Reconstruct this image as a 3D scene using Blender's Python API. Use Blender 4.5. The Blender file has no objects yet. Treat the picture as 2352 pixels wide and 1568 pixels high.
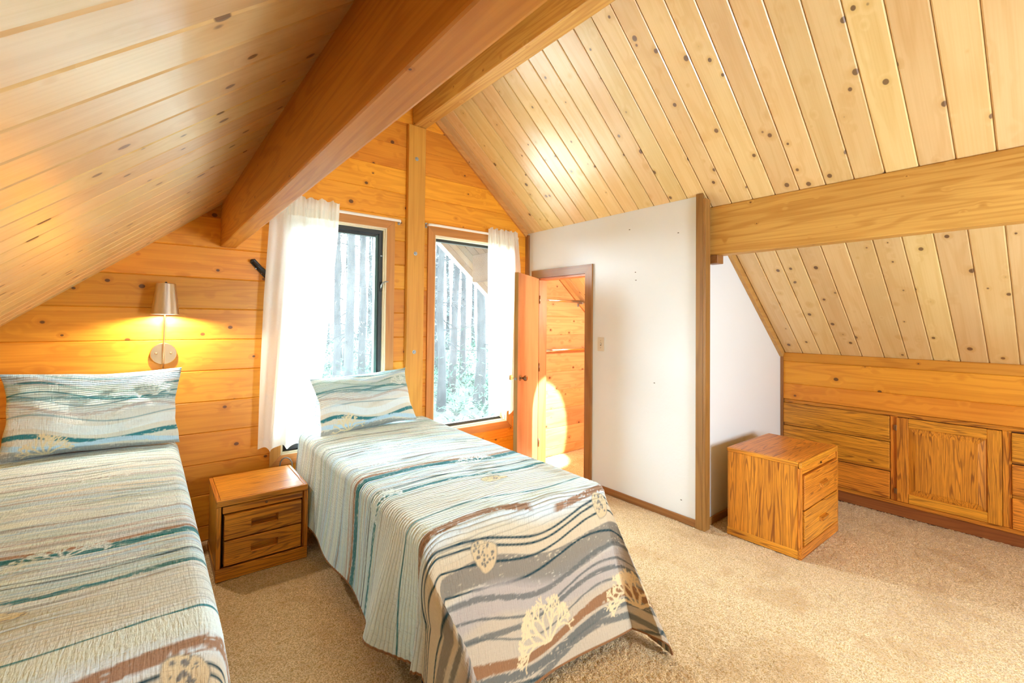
import bpy, bmesh, math, random
import numpy as np
from mathutils import Vector, Matrix, noise as mnoise

rnd = random.Random(7)
nrs = np.random.RandomState(11)
S = bpy.context.scene
COL = S.collection

# ------------------------------------------------------------------ camera
W_PX, H_PX = 2352, 1568
F_PX, YAW, PIT, ROL, SHIFT_PX = 1043.3, 0.6771, 0.0185, 0.0099, -63.48
CAM_H = 1.45
fw = Vector((math.sin(YAW)*math.cos(PIT), math.cos(YAW)*math.cos(PIT), math.sin(PIT)))
rt0 = Vector((math.cos(YAW), -math.sin(YAW), 0))
up0 = rt0.cross(fw)
rt = rt0*math.cos(ROL) + up0*math.sin(ROL)
up = up0*math.cos(ROL) - rt0*math.sin(ROL)
cam_d = bpy.data.cameras.new('camera')
cam = bpy.data.objects.new('camera', cam_d)
COL.objects.link(cam)
cam_d.sensor_fit = 'HORIZONTAL'
cam_d.sensor_width = 36.0
cam_d.lens = 36.0*F_PX/W_PX
cam_d.shift_y = SHIFT_PX/W_PX
cam_d.clip_start = 0.02
cam_d.clip_end = 300
M = Matrix((rt, up, -fw)).transposed().to_4x4()
M.translation = Vector((0, 0, CAM_H))
cam.matrix_world = M
S.camera = cam

# ------------------------------------------------------------------ view, world, lights
vs = S.view_settings
S.display_settings.display_device = 'sRGB'
vs.view_transform = 'Standard'
vs.look = 'None'
vs.exposure = 0.93
vs.gamma = 1.0
vs.use_curve_mapping = False
S.cycles.max_bounces = 10
S.cycles.diffuse_bounces = 5
S.cycles.glossy_bounces = 3
S.cycles.transmission_bounces = 6
S.cycles.transparent_max_bounces = 12
S.cycles.use_adaptive_sampling = True
S.cycles.adaptive_threshold = 0.02
S.cycles.caustics_reflective = False
S.cycles.caustics_refractive = False
S.cycles.sample_clamp_indirect = 8.0

SKY = 34.0
world = bpy.data.worlds.new('overcast_sky')
S.world = world
world.use_nodes = True
wn = world.node_tree
wn.nodes.clear()
wo = wn.nodes.new('ShaderNodeOutputWorld')
wb = wn.nodes.new('ShaderNodeBackground')
wb.inputs[0].default_value = (0.80, 0.94, 1.06, 1)
wb.inputs[1].default_value = SKY
wn.links.new(wb.outputs[0], wo.inputs[0])


def area(name, loc, target, sx, sy, power, col=(1, 1, 1), spread=180, portal=False):
    l = bpy.data.lights.new(name, 'AREA')
    l.shape = 'RECTANGLE'
    l.size, l.size_y = sx, sy
    l.energy = power
    l.color = col
    l.spread = math.radians(spread)
    o = bpy.data.objects.new(name, l)
    COL.objects.link(o)
    o.location = loc
    d = Vector(target) - Vector(loc)
    o.rotation_euler = d.to_track_quat('-Z', 'Y').to_euler()
    if portal:
        l.cycles.is_portal = True
    return o


# window portals (guide the sky light in through the three windows)
area('window_portal', (1.146, 3.80, 1.34), (1.146, 0, 1.34), 0.80, 1.74, 1, portal=True)
area('window_portal', (2.407, 3.80, 1.34), (2.407, 0, 1.34), 0.86, 1.78, 1, portal=True)
area('window_portal', (2.19, -1.66, 1.22), (2.19, 5, 1.22), 0.72, 0.85, 1, portal=True)
# added spot standing in for the bright patch of light on the closet planks
sp = bpy.data.lights.new('closet_fill_spot', 'SPOT')
sp.energy = 650
sp.color = (1.0, 0.95, 0.95)
sp.spot_size = math.radians(25)
sp.spot_blend = 0.22
sp.shadow_soft_size = 0.02
spo = bpy.data.objects.new('closet_fill_spot', sp)
COL.objects.link(spo)
spo.location = (3.62, 1.95, 1.72)
cl = bpy.data.lights.new('closet_fill_point', 'POINT')  # unseen fill light added to brighten the closet
cl.energy = 26
cl.color = (1.0, 0.93, 0.88)
cl.shadow_soft_size = 0.05
clo = bpy.data.objects.new('closet_fill_point', cl)
COL.objects.link(clo)
clo.location = (3.72, 2.35, 1.60)
spo.rotation_euler = (Vector((3.23, 3.59, 0.30))-Vector(spo.location)).to_track_quat('-Z', 'Y').to_euler()

# ------------------------------------------------------------------ helpers: nodes


class NT:
    def __init__(self, name):
        self.m = bpy.data.materials.new(name)
        self.m.use_nodes = True
        self.t = self.m.node_tree
        self.t.nodes.clear()
        self.out = self.n('ShaderNodeOutputMaterial')

    def n(self, typ, **kw):
        nd = self.t.nodes.new(typ)
        for k, v in kw.items():
            setattr(nd, k, v)
        return nd

    def l(self, a, b):
        self.t.links.new(a, b)

    def val(self, sock, v):
        if hasattr(v, 'is_linked') or hasattr(v, 'links'):
            self.l(v, sock)
        else:
            sock.default_value = v

    def math(self, op, a, b=0.0, c=0.0, clamp=False):
        nd = self.n('ShaderNodeMath', operation=op, use_clamp=clamp)
        self.val(nd.inputs[0], a)
        self.val(nd.inputs[1], b)
        self.val(nd.inputs[2], c)
        return nd.outputs[0]

    def mix(self, f, a, b, blend='MIX'):
        nd = self.n('ShaderNodeMix', data_type='RGBA', blend_type=blend)
        self.val(nd.inputs[0], f)
        self.val(nd.inputs[6], a)
        self.val(nd.inputs[7], b)
        return nd.outputs[2]

    def smooth(self, v, a, b, to0=0.0, to1=1.0):
        nd = self.n('ShaderNodeMapRange', interpolation_type='SMOOTHSTEP')
        self.val(nd.inputs[0], v)
        nd.inputs[1].default_value = a
        nd.inputs[2].default_value = b
        nd.inputs[3].default_value = to0
        nd.inputs[4].default_value = to1
        return nd.outputs[0]

    def scale(self, v, s):
        nd = self.n('ShaderNodeVectorMath', operation='MULTIPLY')
        self.l(v, nd.inputs[0])
        nd.inputs[1].default_value = s
        return nd.outputs[0]

    def noise(self, vec, sc=1.0, det=2.0, rough=0.5, dist=0.0):
        nd = self.n('ShaderNodeTexNoise')
        self.l(vec, nd.inputs['Vector'])
        nd.inputs['Scale'].default_value = sc
        nd.inputs['Detail'].default_value = det
        nd.inputs['Roughness'].default_value = rough
        nd.inputs['Distortion'].default_value = dist
        return nd.outputs[0]

    def bump(self, h, strength=0.3, dist=0.002):
        nd = self.n('ShaderNodeBump')
        self.l(h, nd.inputs['Height'])
        nd.inputs['Strength'].default_value = strength
        nd.inputs['Distance'].default_value = dist
        return nd.outputs[0]

    def principled(self, col, rough=0.5, normal=None, metal=0.0, spec=0.5, coat=0.0):
        p = self.n('ShaderNodeBsdfPrincipled')
        self.val(p.inputs['Base Color'], col)
        self.val(p.inputs['Roughness'], rough)
        p.inputs['Metallic'].default_value = metal
        p.inputs['Specular IOR Level'].default_value = spec
        p.inputs['Coat Weight'].default_value = coat
        p.inputs['Coat Roughness'].default_value = 0.24
        p.inputs['Coat IOR'].default_value = 1.6
        if normal is not None:
            self.l(normal, p.inputs['Normal'])
        self.l(p.outputs[0], self.out.inputs[0])
        return p


def srgb(r, g, b):
    f = lambda c: (c/255/12.92 if c/255 <= 0.04045 else ((c/255+0.055)/1.055)**2.4)
    return (f(r), f(g), f(b), 1.0)


_wood = {}


def wood(key, axis, light, dark, knot=0.0, knot_col=(0.09, 0.035, 0.012, 1), rings=10.0, ringamt=0.35,
         rough=0.4, var=0.25, spec=0.45, fine=0.35, pores=0.0, across=9.0, coat=0.0, thin=-0.2):
    k = key + axis
    if k in _wood:
        return _wood[k]
    t = NT(k)
    tc = t.n('ShaderNodeTexCoord')
    sep = t.n('ShaderNodeSeparateXYZ')
    t.l(tc.outputs['Object'], sep.inputs[0])
    cmb = t.n('ShaderNodeCombineXYZ')
    order = {'X': (0, 1, 2), 'Y': (1, 0, 2), 'Z': (2, 0, 1)}[axis]
    for i, o in enumerate(order):
        t.l(sep.outputs[o], cmb.inputs[i])
    oi = t.n('ShaderNodeObjectInfo')
    rv = t.n('ShaderNodeVectorMath', operation='SCALE')
    rv.inputs[0].default_value = (37.1, 17.7, 23.3)
    t.l(oi.outputs['Random'], rv.inputs['Scale'])
    add = t.n('ShaderNodeVectorMath', operation='ADD')
    t.l(cmb.outputs[0], add.inputs[0])
    t.l(rv.outputs[0], add.inputs[1])
    p = add.outputs[0]
    # knots
    field = t.noise(t.scale(p, (0.75, across, across)), 1.0, 1.0, 0.45)
    field = t.math('MULTIPLY', field, rings)
    kmask = None
    if knot > 0:
        vo = t.n('ShaderNodeTexVoronoi')
        vo.inputs['Scale'].default_value = 10.0
        t.l(t.scale(p, (0.8, 1.0, 1.0)), vo.inputs['Vector'])
        d = vo.outputs['Distance']
        sz = t.n('ShaderNodeSeparateColor')
        t.l(vo.outputs['Color'], sz.inputs[0])
        r = t.math('MULTIPLY_ADD', sz.outputs[0], 0.125*knot, 0.045*knot)
        q = t.math('DIVIDE', d, r)
        kmask = t.smooth(q, 1.05, 0.75)
        halo = t.smooth(q, 2.6, 0.9)
        field = t.math('ADD', field, t.math('MULTIPLY', t.smooth(q, 4.0, 0.5), 0.7))
    ring = t.math('SINE', t.math('MULTIPLY', field, 6.2832))
    ring = t.smooth(ring, thin, 1.0)
    ring = t.math('MULTIPLY', ring, ringamt)
    fgr = t.noise(t.scale(p, (2.2, 130.0, 130.0)), 1.0, 2.0, 0.6)
    fgr = t.math('MULTIPLY', t.smooth(fgr, 0.35, 0.75), fine)
    blot = t.math('MULTIPLY', t.smooth(t.noise(t.scale(p, (1.6, 5, 5)), 1.0, 1.0), 0.35, 0.7), 0.25)
    f = t.math('ADD', t.math('ADD', ring, fgr), blot, clamp=True)
    col = t.mix(f, light, dark)
    if pores > 0:
        po = t.noise(t.scale(p, (9.0, 420.0, 420.0)), 1.0, 1.0, 0.5)
        col = t.mix(t.math('MULTIPLY', t.smooth(po, 0.56, 0.68), pores), col, (dark[0]*0.35, dark[1]*0.3, dark[2]*0.3, 1))
    if knot > 0:
        col = t.mix(t.math('MULTIPLY', halo, 0.55), col, dark)
        col = t.mix(t.math('MULTIPLY', kmask, 0.86), col, knot_col)
    hs = t.n('ShaderNodeHueSaturation')
    t.l(col, hs.inputs['Color'])
    t.l(t.math('MULTIPLY_ADD', oi.outputs['Random'], var, 1.0-var*0.6), hs.inputs['Value'])
    r2 = t.math('FRACT', t.math('MULTIPLY', oi.outputs['Random'], 13.7))
    t.l(t.math('MULTIPLY_ADD', r2, 0.014, 0.493), hs.inputs['Hue'])
    nb = t.bump(t.math('ADD', fgr, ring), 0.12, 0.002)
    t.principled(hs.outputs[0], rough, nb, spec=spec, coat=coat)
    _wood[k] = t.m
    return t.m


def plain(name, col, rough=0.5, metal=0.0, spec=0.5, bumpsc=0.0, bumpst=0.2, var=0.0, coat=0.0):
    t = NT(name)
    tc = t.n('ShaderNodeTexCoord')
    nz = t.noise(tc.outputs['Object'], bumpsc if bumpsc else 30.0, 3.0, 0.6)
    c2 = tuple(max(0, c*(1-var)) for c in col[:3]) + (1,)
    c = t.mix(nz, col, c2)
    nb = t.bump(nz, bumpst, 0.002) if bumpsc else None
    t.principled(c, rough, nb, metal, spec, coat)
    return t.m


# base colours ---------------------------------------------------------------
GABLE = dict(light=(0.86, 0.375, 0.032, 1), dark=(0.62, 0.205, 0.011, 1))
CEIL = dict(light=(0.79, 0.57, 0.265, 1), dark=(0.64, 0.385, 0.125, 1))
BEAMC = dict(light=(0.66, 0.27, 0.032, 1), dark=(0.48, 0.16, 0.012, 1))
OAK = dict(light=(0.82, 0.32, 0.028, 1), dark=(0.25, 0.070, 0.008, 1))
TRIM = dict(light=(0.36, 0.165, 0.045, 1), dark=(0.21, 0.085, 0.020, 1))


def gable_wood(ax='X'):
    return wood('gable_pine', ax, **GABLE, knot=1.0, rings=7, ringamt=0.30, rough=0.42, var=0.30, fine=0.30)


def closet_wood(ax='X'):
    return wood('closet_pale_plank', ax, light=(0.80, 0.40, 0.17, 1), dark=(0.58, 0.23, 0.075, 1), knot=1.0, rings=7, ringamt=0.30, rough=0.42, var=0.2, fine=0.30)  # paler, pinker copy of the gable plank colour


def shaded_soffit_wood(ax='X'):
    return wood('shaded_soffit_boards', ax, light=(0.052, 0.028, 0.011, 1), dark=(0.036, 0.018, 0.006, 1), knot=0.5, rings=5, ringamt=0.3, rough=0.9, spec=0.03)  # boards recoloured dark, shade under the overhang put into the colour


def ceil_wood(ax='X'):
    return wood('ceiling_pine', ax, **CEIL, knot=0.95, knot_col=(0.12, 0.055, 0.028, 1), rings=5, ringamt=0.22, rough=0.34, var=0.16, fine=0.22, spec=0.55, coat=0.42)


def beam_wood(ax='Y'):
    return wood('beam_fir', ax, **BEAMC, knot=0.35, rings=9, ringamt=0.40, rough=0.55, var=0.06, fine=0.35, across=11.0, spec=0.35)


def ridge_wood(ax='Y'):
    return wood('ridge_pine', ax, light=(0.68, 0.40, 0.095, 1), dark=(0.46, 0.215, 0.034, 1), knot=0.5, rings=9, ringamt=0.40, rough=0.5, var=0.06, fine=0.35, across=11.0, spec=0.4)


def trim_wood(ax='Z'):
    return wood('stained_trim', ax, **TRIM, knot=0.0, rings=6, ringamt=0.35, rough=0.42, var=0.15, fine=0.4)


def cedar(ax='Z'):
    return wood('casing_fir', ax, light=(0.58, 0.27, 0.07, 1), dark=(0.40, 0.155, 0.032, 1), knot=0.0, rings=6, ringamt=0.3, rough=0.42, var=0.15, fine=0.4)


def oak(ax='Z'):
    return wood('red_oak', ax, **OAK, knot=0.0, rings=15, ringamt=0.52, rough=0.34, var=0.14, fine=0.35, pores=0.5, across=17.0, spec=0.5, thin=0.35)


M_white = None
M_chrome = plain('chrome', (0.78, 0.78, 0.78, 1), 0.16, 1.0)
M_brass = plain('brushed_brass', (0.74, 0.58, 0.36, 1), 0.30, 1.0)
M_nickel = plain('satin_nickel', (0.66, 0.58, 0.47, 1), 0.30, 1.0)
M_bronze = plain('antique_bronze', (0.33, 0.22, 0.14, 1), 0.26, 1.0)
M_steel = plain('zinc_steel', (0.42, 0.46, 0.47, 1), 0.42, 1.0, bumpsc=90, var=0.3)
M_black = plain('black_iron', (0.012, 0.012, 0.013, 1), 0.36, 0.0, var=0.3)
M_sash = plain('bronze_aluminium', (0.020, 0.024, 0.024, 1), 0.32, 0.0, var=0.3)
M_sashl = plain('grey_weatherstrip', (0.10, 0.19, 0.15, 1), 0.5, var=0.4)
M_ivory = plain('ivory_plastic', (0.66, 0.60, 0.48, 1), 0.38)
M_enamel = plain('white_enamel', (0.86, 0.84, 0.80, 1), 0.30)
M_liner = plain('cream_paint', (0.80, 0.70, 0.50, 1), 0.45, var=0.1)
M_dark = plain('recess_shade', (0.05, 0.018, 0.006, 1), 0.7)  # dark brown standing for the shade in gaps behind the fronts
M_mattress = plain('mattress_ticking', (0.42, 0.14, 0.07, 1), 0.9, bumpsc=60)

# ------------------------------------------------------------------ helpers: objects


def tag(o, label=None, cat=None, group=None, kind=None):
    if label:
        o['label'] = label
    if cat:
        o['category'] = cat
    if group:
        o['group'] = group
    if kind:
        o['kind'] = kind
    return o


def empty(name, loc=(0, 0, 0), rz=0.0, **kw):
    o = bpy.data.objects.new(name, None)
    o.empty_display_size = 0.1
    COL.objects.link(o)
    o.location = loc
    o.rotation_euler = (0, 0, rz)
    return tag(o, **kw)


def link(name, me, mat, parent=None, smooth=False):
    o = bpy.data.objects.new(name, me)
    COL.objects.link(o)
    if mat is not None and not me.materials:
        me.materials.append(mat)
    if parent is not None:
        o.parent = parent
    if smooth:
        me.polygons.foreach_set('use_smooth', [True]*len(me.polygons))
    return o


def from_bm(name, bm, mat, parent=None, smooth=False):
    bmesh.ops.recalc_face_normals(bm, faces=bm.faces[:])
    me = bpy.data.meshes.new(name)
    bm.to_mesh(me)
    bm.free()
    return link(name, me, mat, parent, smooth)


def pyd(name, v, f, mat, parent=None, smooth=False):
    me = bpy.data.meshes.new(name)
    me.from_pydata([tuple(x) for x in v], [], f)
    me.update()
    bm = bmesh.new()
    bm.from_mesh(me)
    bmesh.ops.recalc_face_normals(bm, faces=bm.faces[:])
    bm.to_mesh(me)
    bm.free()
    return link(name, me, mat, parent, smooth)


def add_box(bm, x0, x1, y0, y1, z0, z1, bev=0.0, seg=1):
    r = bmesh.ops.create_cube(bm, size=1.0)
    vs_ = r['verts']
    for v in vs_:
        v.co = Vector((x0+(v.co.x+.5)*(x1-x0), y0+(v.co.y+.5)*(y1-y0), z0+(v.co.z+.5)*(z1-z0)))
    if bev > 0:
        es = list({e for v in vs_ for e in v.link_edges})
        bmesh.ops.bevel(bm, geom=es, offset=bev, segments=seg, affect='EDGES', profile=0.6)
    return vs_


def box(name, x0, x1, y0, y1, z0, z1, mat, parent=None, bev=0.0, seg=1):
    """a box whose origin is its own centre-bottom-left corner kept at the parent's origin"""
    bm = bmesh.new()
    add_box(bm, x0, x1, y0, y1, z0, z1, bev, seg)
    return from_bm(name, bm, mat, parent)


def add_lathe(bm, prof, axis_o, axis_d, n=24, cap=True):
    """prof: list of (r, t) ; revolve about axis"""
    d = Vector(axis_d).normalized()
    a = d.orthogonal().normalized()
    b = d.cross(a)
    rings = []
    for r, t_ in prof:
        c = Vector(axis_o)+d*t_
        if r < 1e-6:
            rings.append([bm.verts.new(c)])
        else:
            rings.append([bm.verts.new(c+(a*math.cos(2*math.pi*i/n)+b*math.sin(2*math.pi*i/n))*r) for i in range(n)])
    for A, B in zip(rings[:-1], rings[1:]):
        for i in range(n):
            j = (i+1) % n
            if len(A) == 1 and len(B) == 1:
                continue
            if len(A) == 1:
                bm.faces.new((A[0], B[i], B[j]))
            elif len(B) == 1:
                bm.faces.new((A[i], A[j], B[0]))
            else:
                bm.faces.new((A[i], A[j], B[j], B[i]))
    if cap:
        for R in (rings[0], rings[-1]):
            if len(R) > 2:
                bm.faces.new(R)


def lathe(name, prof, o, d, mat, parent=None, n=24, cap=True):
    bm = bmesh.new()
    add_lathe(bm, prof, o, d, n, cap)
    ob = from_bm(name, bm, mat, parent, smooth=True)
    m = ob.modifiers.new('es', 'EDGE_SPLIT')
    m.split_angle = math.radians(40)
    return ob


def add_tube(bm, pts, rad, n=8):
    pts = [Vector(p) for p in pts]
    prev = None
    ref = None
    rings = []
    for i, p in enumerate(pts):
        tdir = (pts[min(i+1, len(pts)-1)]-pts[max(i-1, 0)]).normalized()
        if ref is None:
            ref = tdir.orthogonal().normalized()
        ref = (ref - tdir*ref.dot(tdir)).normalized()
        b = tdir.cross(ref)
        r = rad[i] if isinstance(rad, (list, tuple)) else rad
        rings.append([bm.verts.new(p+(ref*math.cos(2*math.pi*k/n)+b*math.sin(2*math.pi*k/n))*r) for k in range(n)])
    for A, B in zip(rings[:-1], rings[1:]):
        for k in range(n):
            j = (k+1) % n
            bm.faces.new((A[k], A[j], B[j], B[k]))
    bm.faces.new(rings[0])
    bm.faces.new(rings[-1])


def tube(name, pts, rad, mat, parent=None, n=8):
    bm = bmesh.new()
    add_tube(bm, pts, rad, n)
    return from_bm(name, bm, mat, parent, smooth=True)


def add_prism(bm, poly, y0, y1):
    """poly: (x,z) list, extruded along y"""
    a = [bm.verts.new((x, y0, z)) for x, z in poly]
    b = [bm.verts.new((x, y1, z)) for x, z in poly]
    n = len(poly)
    bm.faces.new(a)
    bm.faces.new(b[::-1])
    for i in range(n):
        j = (i+1) % n
        bm.faces.new((a[i], b[i], b[j], a[j]))


# ------------------------------------------------------------------ main dimensions
YG = 3.592          # gable wall face
XW = 3.081          # white partition face
YR = 1.680          # alcove return wall face
XK = 4.477          # knee wall face (right)
XKL = -0.900        # knee wall face (left)
RX, RZ, SL = 1.82, 3.425, 0.835   # ridge and slope
YF = -1.60          # wall behind the camera
YO = 5.20           # roof edge outside


def roof(x):
    return RZ - SL*abs(x-RX)


# ------------------------------------------------------------------ floor (carpet)
def carpet_mat():
    t = NT('cut_pile_carpet')
    tc = t.n('ShaderNodeTexCoord')
    P = tc.outputs['Object']
    n1 = t.noise(P, 150, 2, 0.6)
    n2 = t.noise(P, 3.2, 3, 0.6, 0.6)
    n3 = t.noise(P, 34, 2, 0.5)
    c = t.mix(t.smooth(n1, 0.34, 0.68), (0.53, 0.325, 0.105, 1), (0.92, 0.70, 0.41, 1))
    c = t.mix(t.math('MULTIPLY', t.smooth(n2, 0.48, 0.70), 0.55), c, (0.50, 0.28, 0.08, 1))
    c = t.mix(t.math('MULTIPLY', t.smooth(n3, 0.45, 0.7), 0.22), c, (0.50, 0.30, 0.11, 1))
    n4 = t.noise(P, 75, 3, 0.6)
    nb = t.bump(t.math('ADD', t.math('MULTIPLY', n1, 0.6), n4), 0.9, 0.008)
    p = t.principled(c, 0.95, nb, spec=0.1)
    p.inputs['Sheen Weight'].default_value = 0.35
    p.inputs['Sheen Roughness'].default_value = 0.5
    return t.m


M_carpet = carpet_mat()


def carpet():
    # fine grid where the photograph shows carpet, coarse elsewhere
    def axis(lo, hi, f0, f1, fine, coarse):
        a = list(np.arange(lo, f0, coarse))+list(np.arange(f0, f1, fine))+list(np.arange(f1, hi, coarse))+[hi]
        return np.array(a)
    xs = axis(-0.9, 4.6, 0.25, 4.5, 0.0095, 0.06)
    ys = axis(YF-0.1, YG+0.05, 0.1, 3.2, 0.0095, 0.08)
    nx, ny = len(xs), len(ys)
    X, Y = np.meshgrid(xs, ys)
    J = nrs.rand(ny, nx)
    Z = -0.002 + 0.009*(J-0.5)
    # tracks and tufts leaning
    low = np.sin(X*3.1+1.3*np.sin(Y*2.3))*np.sin(Y*4.0+0.8*np.sin(X*2.9))
    Z += 0.0022*low
    V = np.stack([X+(nrs.rand(ny, nx)-.5)*.004, Y+(nrs.rand(ny, nx)-.5)*.004, Z], -1).reshape(-1, 3)
    idx = np.arange(nx*ny).reshape(ny, nx)
    F = np.stack([idx[:-1, :-1], idx[:-1, 1:], idx[1:, 1:], idx[1:, :-1]], -1).reshape(-1, 4)
    me = bpy.data.meshes.new('floor')
    me.vertices.add(len(V))
    me.vertices.foreach_set('co', V.ravel())
    me.loops.add(F.size)
    me.loops.foreach_set('vertex_index', F.ravel().astype(np.int32))
    me.polygons.add(len(F))
    me.polygons.foreach_set('loop_start', np.arange(0, F.size, 4).astype(np.int32))
    me.polygons.foreach_set('loop_total', np.full(len(F), 4, np.int32))
    me.update()
    me.validate()
    o = link('floor', me, M_carpet)
    tag(o, 'tan cut pile carpet covering the whole bedroom floor', 'floor', kind='structure')


carpet()

# ------------------------------------------------------------------ gable wall
WIN = [(0.735, 1.556, 0.455, 2.222), (1.970, 2.845, 0.442, 2.245)]   # rough openings x0,x1,z0,z1
wall_back = empty('wall_back', (0, YG, 0), label='knotty pine plank gable wall with two windows', cat='wall', kind='structure')


def plank_piece(z0, z1, xl, xr, parent, y=YG, th=0.035, b=0.005, mat=None, name='plank'):
    """plank with V-grooved long edges; xl, xr are functions of z or numbers. Object origin at its middle."""
    fl = xl if callable(xl) else (lambda z: xl)
    fr = xr if callable(xr) else (lambda z: xr)
    zs = [z0, z0+b, z1-b, z1]
    if fr(z1-b)-fl(z1-b) < 0.02:
        return None
    dy = [b, 0, 0, b]
    v = []
    cx = (fl(z0)+fr(z0))/2
    cz = (z0+z1)/2
    for z, d in zip(zs, dy):
        l, r = fl(z), fr(z)
        if r < l:
            l = r = (l+r)/2
        v += [(l-cx, d, z-cz), (r-cx, d, z-cz)]
    for z in (z0, z1):
        l, r = fl(z), fr(z)
        if r < l:
            l = r = (l+r)/2
        v += [(l-cx, th, z-cz), (r-cx, th, z-cz)]
    f = [(0, 1, 3, 2), (2, 3, 5, 4), (4, 5, 7, 6), (8, 10, 11, 9), (0, 8, 9, 1), (6, 7, 11, 10), (0, 2, 4, 6, 10, 8), (1, 9, 11, 7, 5, 3)]
    o = pyd(name, v, f, mat or gable_wood('X'), parent)
    o.location = (cx, y-(parent.location.y if parent else 0), cz)
    return o


PZ0, PP = 0.0956-0.2033, 0.2033
GXL, GXR = XKL-0.05, XK+0.05


def gl(z):   # left limit at height z
    return max(GXL, RX-(RZ-z)/SL)


def gr(z):
    return min(GXR, RX+(RZ-z)/SL)


for k in range(0, 18):
    z0 = max(PZ0+PP*k, -0.0)
    z1 = min(PZ0+PP*(k+1), RZ-0.012)
    if z1-z0 < 0.03:
        continue
    cuts = [gl]
    segs = []
    cur = gl
    hit = [w for w in WIN if w[2] < z1-0.01 and w[3] > z0+0.01]
    for w in hit:
        segs.append((z0, z1, cur, w[0]))
        if w[2] > z0+0.015:
            segs.append((z0, w[2], w[0]+.0005, w[1]-.0005))
        if w[3] < z1-0.015:
            segs.append((w[3], z1, w[0]+.0005, w[1]-.0005))
        cur = w[1]
    # split at the white partition (the closet side is its own length of plank)
    if gr(z0) > XW+0.12 and (callable(cur) or cur < XW):
        segs.append((z0, z1, cur, XW+0.05))
        segs.append((z0, z1, XW+0.0505, gr, 1))
    else:
        segs.append((z0, z1, cur, gr))
    for sg in segs:
        a, b_, l, r = sg[:4]
        plank_piece(a, b_, l, r, wall_back, mat=closet_wood('X') if len(sg) > 4 else None)

# sheathing behind the planks
bm = bmesh.new()
xs = [GXL, WIN[0][0], WIN[0][1], RX, WIN[1][0], WIN[1][1], GXR]
xs = sorted(xs)
for a, b_ in zip(xs[:-1], xs[1:]):
    w = [q for q in WIN if abs(q[0]-a) < 1e-6]
    top = [(b_, roof(b_)), (a, roof(a))]
    y0, y1 = 0.036, 0.20
    if w:
        w = w[0]
        add_prism(bm, [(a, -0.3), (b_, -0.3), (b_, w[2]), (a, w[2])], y0, y1)
        add_prism(bm, [(a, w[3]), (b_, w[3])]+top, y0, y1)
    else:
        add_prism(bm, [(a, -0.3), (b_, -0.3)]+top, y0, y1)
from_bm('sheathing', bm, plain('sheathing_board', (0.42, 0.27, 0.14, 1), 0.8), wall_back)

# ------------------------------------------------------------------ ceiling boards
ceiling = empty('ceiling', (RX, 0, RZ), label='tongue and groove pine board cathedral ceiling', cat='ceiling', kind='structure')
BP, BY0 = 0.14135, 0.236
theta = math.atan(SL)
LEN = (XK+0.10-RX)/math.cos(theta)
LENL = (RX-XKL+0.10)/math.cos(theta)


def board_mesh(L, name):
    w, th, b, hb = BP-0.0030, 0.022, 0.0055, BP/2-0.0001
    # local x down the slope, y across, z outward (up); visible face at z=0, grooved edges
    pr = [(-w/2, b), (-w/2+b, 0), (w/2-b, 0), (w/2, b), (w/2, 0.012), (hb, 0.012), (hb, th), (-hb, th), (-hb, 0.012), (-w/2, 0.012)]
    n = len(pr)
    v = [(0, y, z) for y, z in pr]+[(L, y, z) for y, z in pr]
    f = [tuple(range(n)), tuple(range(2*n-1, n-1, -1))]+[(i, i+n, (i+1) % n+n, (i+1) % n) for i in range(n)]
    me = bpy.data.meshes.new(name)
    me.from_pydata(v, [], f)
    me.update()
    b_ = bmesh.new()
    b_.from_mesh(me)
    bmesh.ops.recalc_face_normals(b_, faces=b_.faces[:])
    b_.to_mesh(me)
    b_.free()
    me.materials.append(ceil_wood('X'))
    return me


meR = board_mesh(LEN, 'board')
meL = board_mesh(LENL, 'board')
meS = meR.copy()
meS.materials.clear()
meS.materials.append(shaded_soffit_wood('X'))
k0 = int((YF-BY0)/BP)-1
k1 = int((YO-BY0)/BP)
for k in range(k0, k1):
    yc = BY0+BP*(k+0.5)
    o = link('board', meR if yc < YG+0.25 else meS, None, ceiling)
    o.location = (0, yc, 0)
    o.rotation_euler = (0, theta, 0)
    o = link('board', meL, None, ceiling)
    o.location = (0, yc, 0)
    o.rotation_euler = (0, theta, math.pi)

# roof deck above the boards, outside
bm = bmesh.new()
for sgn, X1 in ((1, XK+0.6), (-1, XKL-0.6)):
    zb = 0.03
    add_prism(bm, [(RX, RZ+zb), (X1, roof(X1)+zb), (X1, roof(X1)+zb+.1), (RX, RZ+zb+.12)], YF-0.3, YO)
ob = from_bm('roof', bm, plain('roof_shingle', (0.11, 0.10, 0.09, 1), 0.9, bumpsc=40, var=0.4))
tag(ob, 'roof deck above the pine ceiling boards', 'roof', kind='structure')
# rake board outside (pale edge seen through the right window)
for sgn in (1, -1):
    X1 = XK+0.5 if sgn > 0 else XKL-0.5
    bm = bmesh.new()
    add_prism(bm, [(RX, RZ-0.035), (X1, roof(X1)-0.035), (X1, roof(X1)+0.16), (RX, RZ+0.16)], YO-0.002, YO+0.03)
    ob = from_bm('rake_board', bm, M_liner)
    tag(ob, 'pale rake board along the '+('right' if sgn > 0 else 'left')+' slope of the roof overhang outside', 'board', kind='structure')

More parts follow.
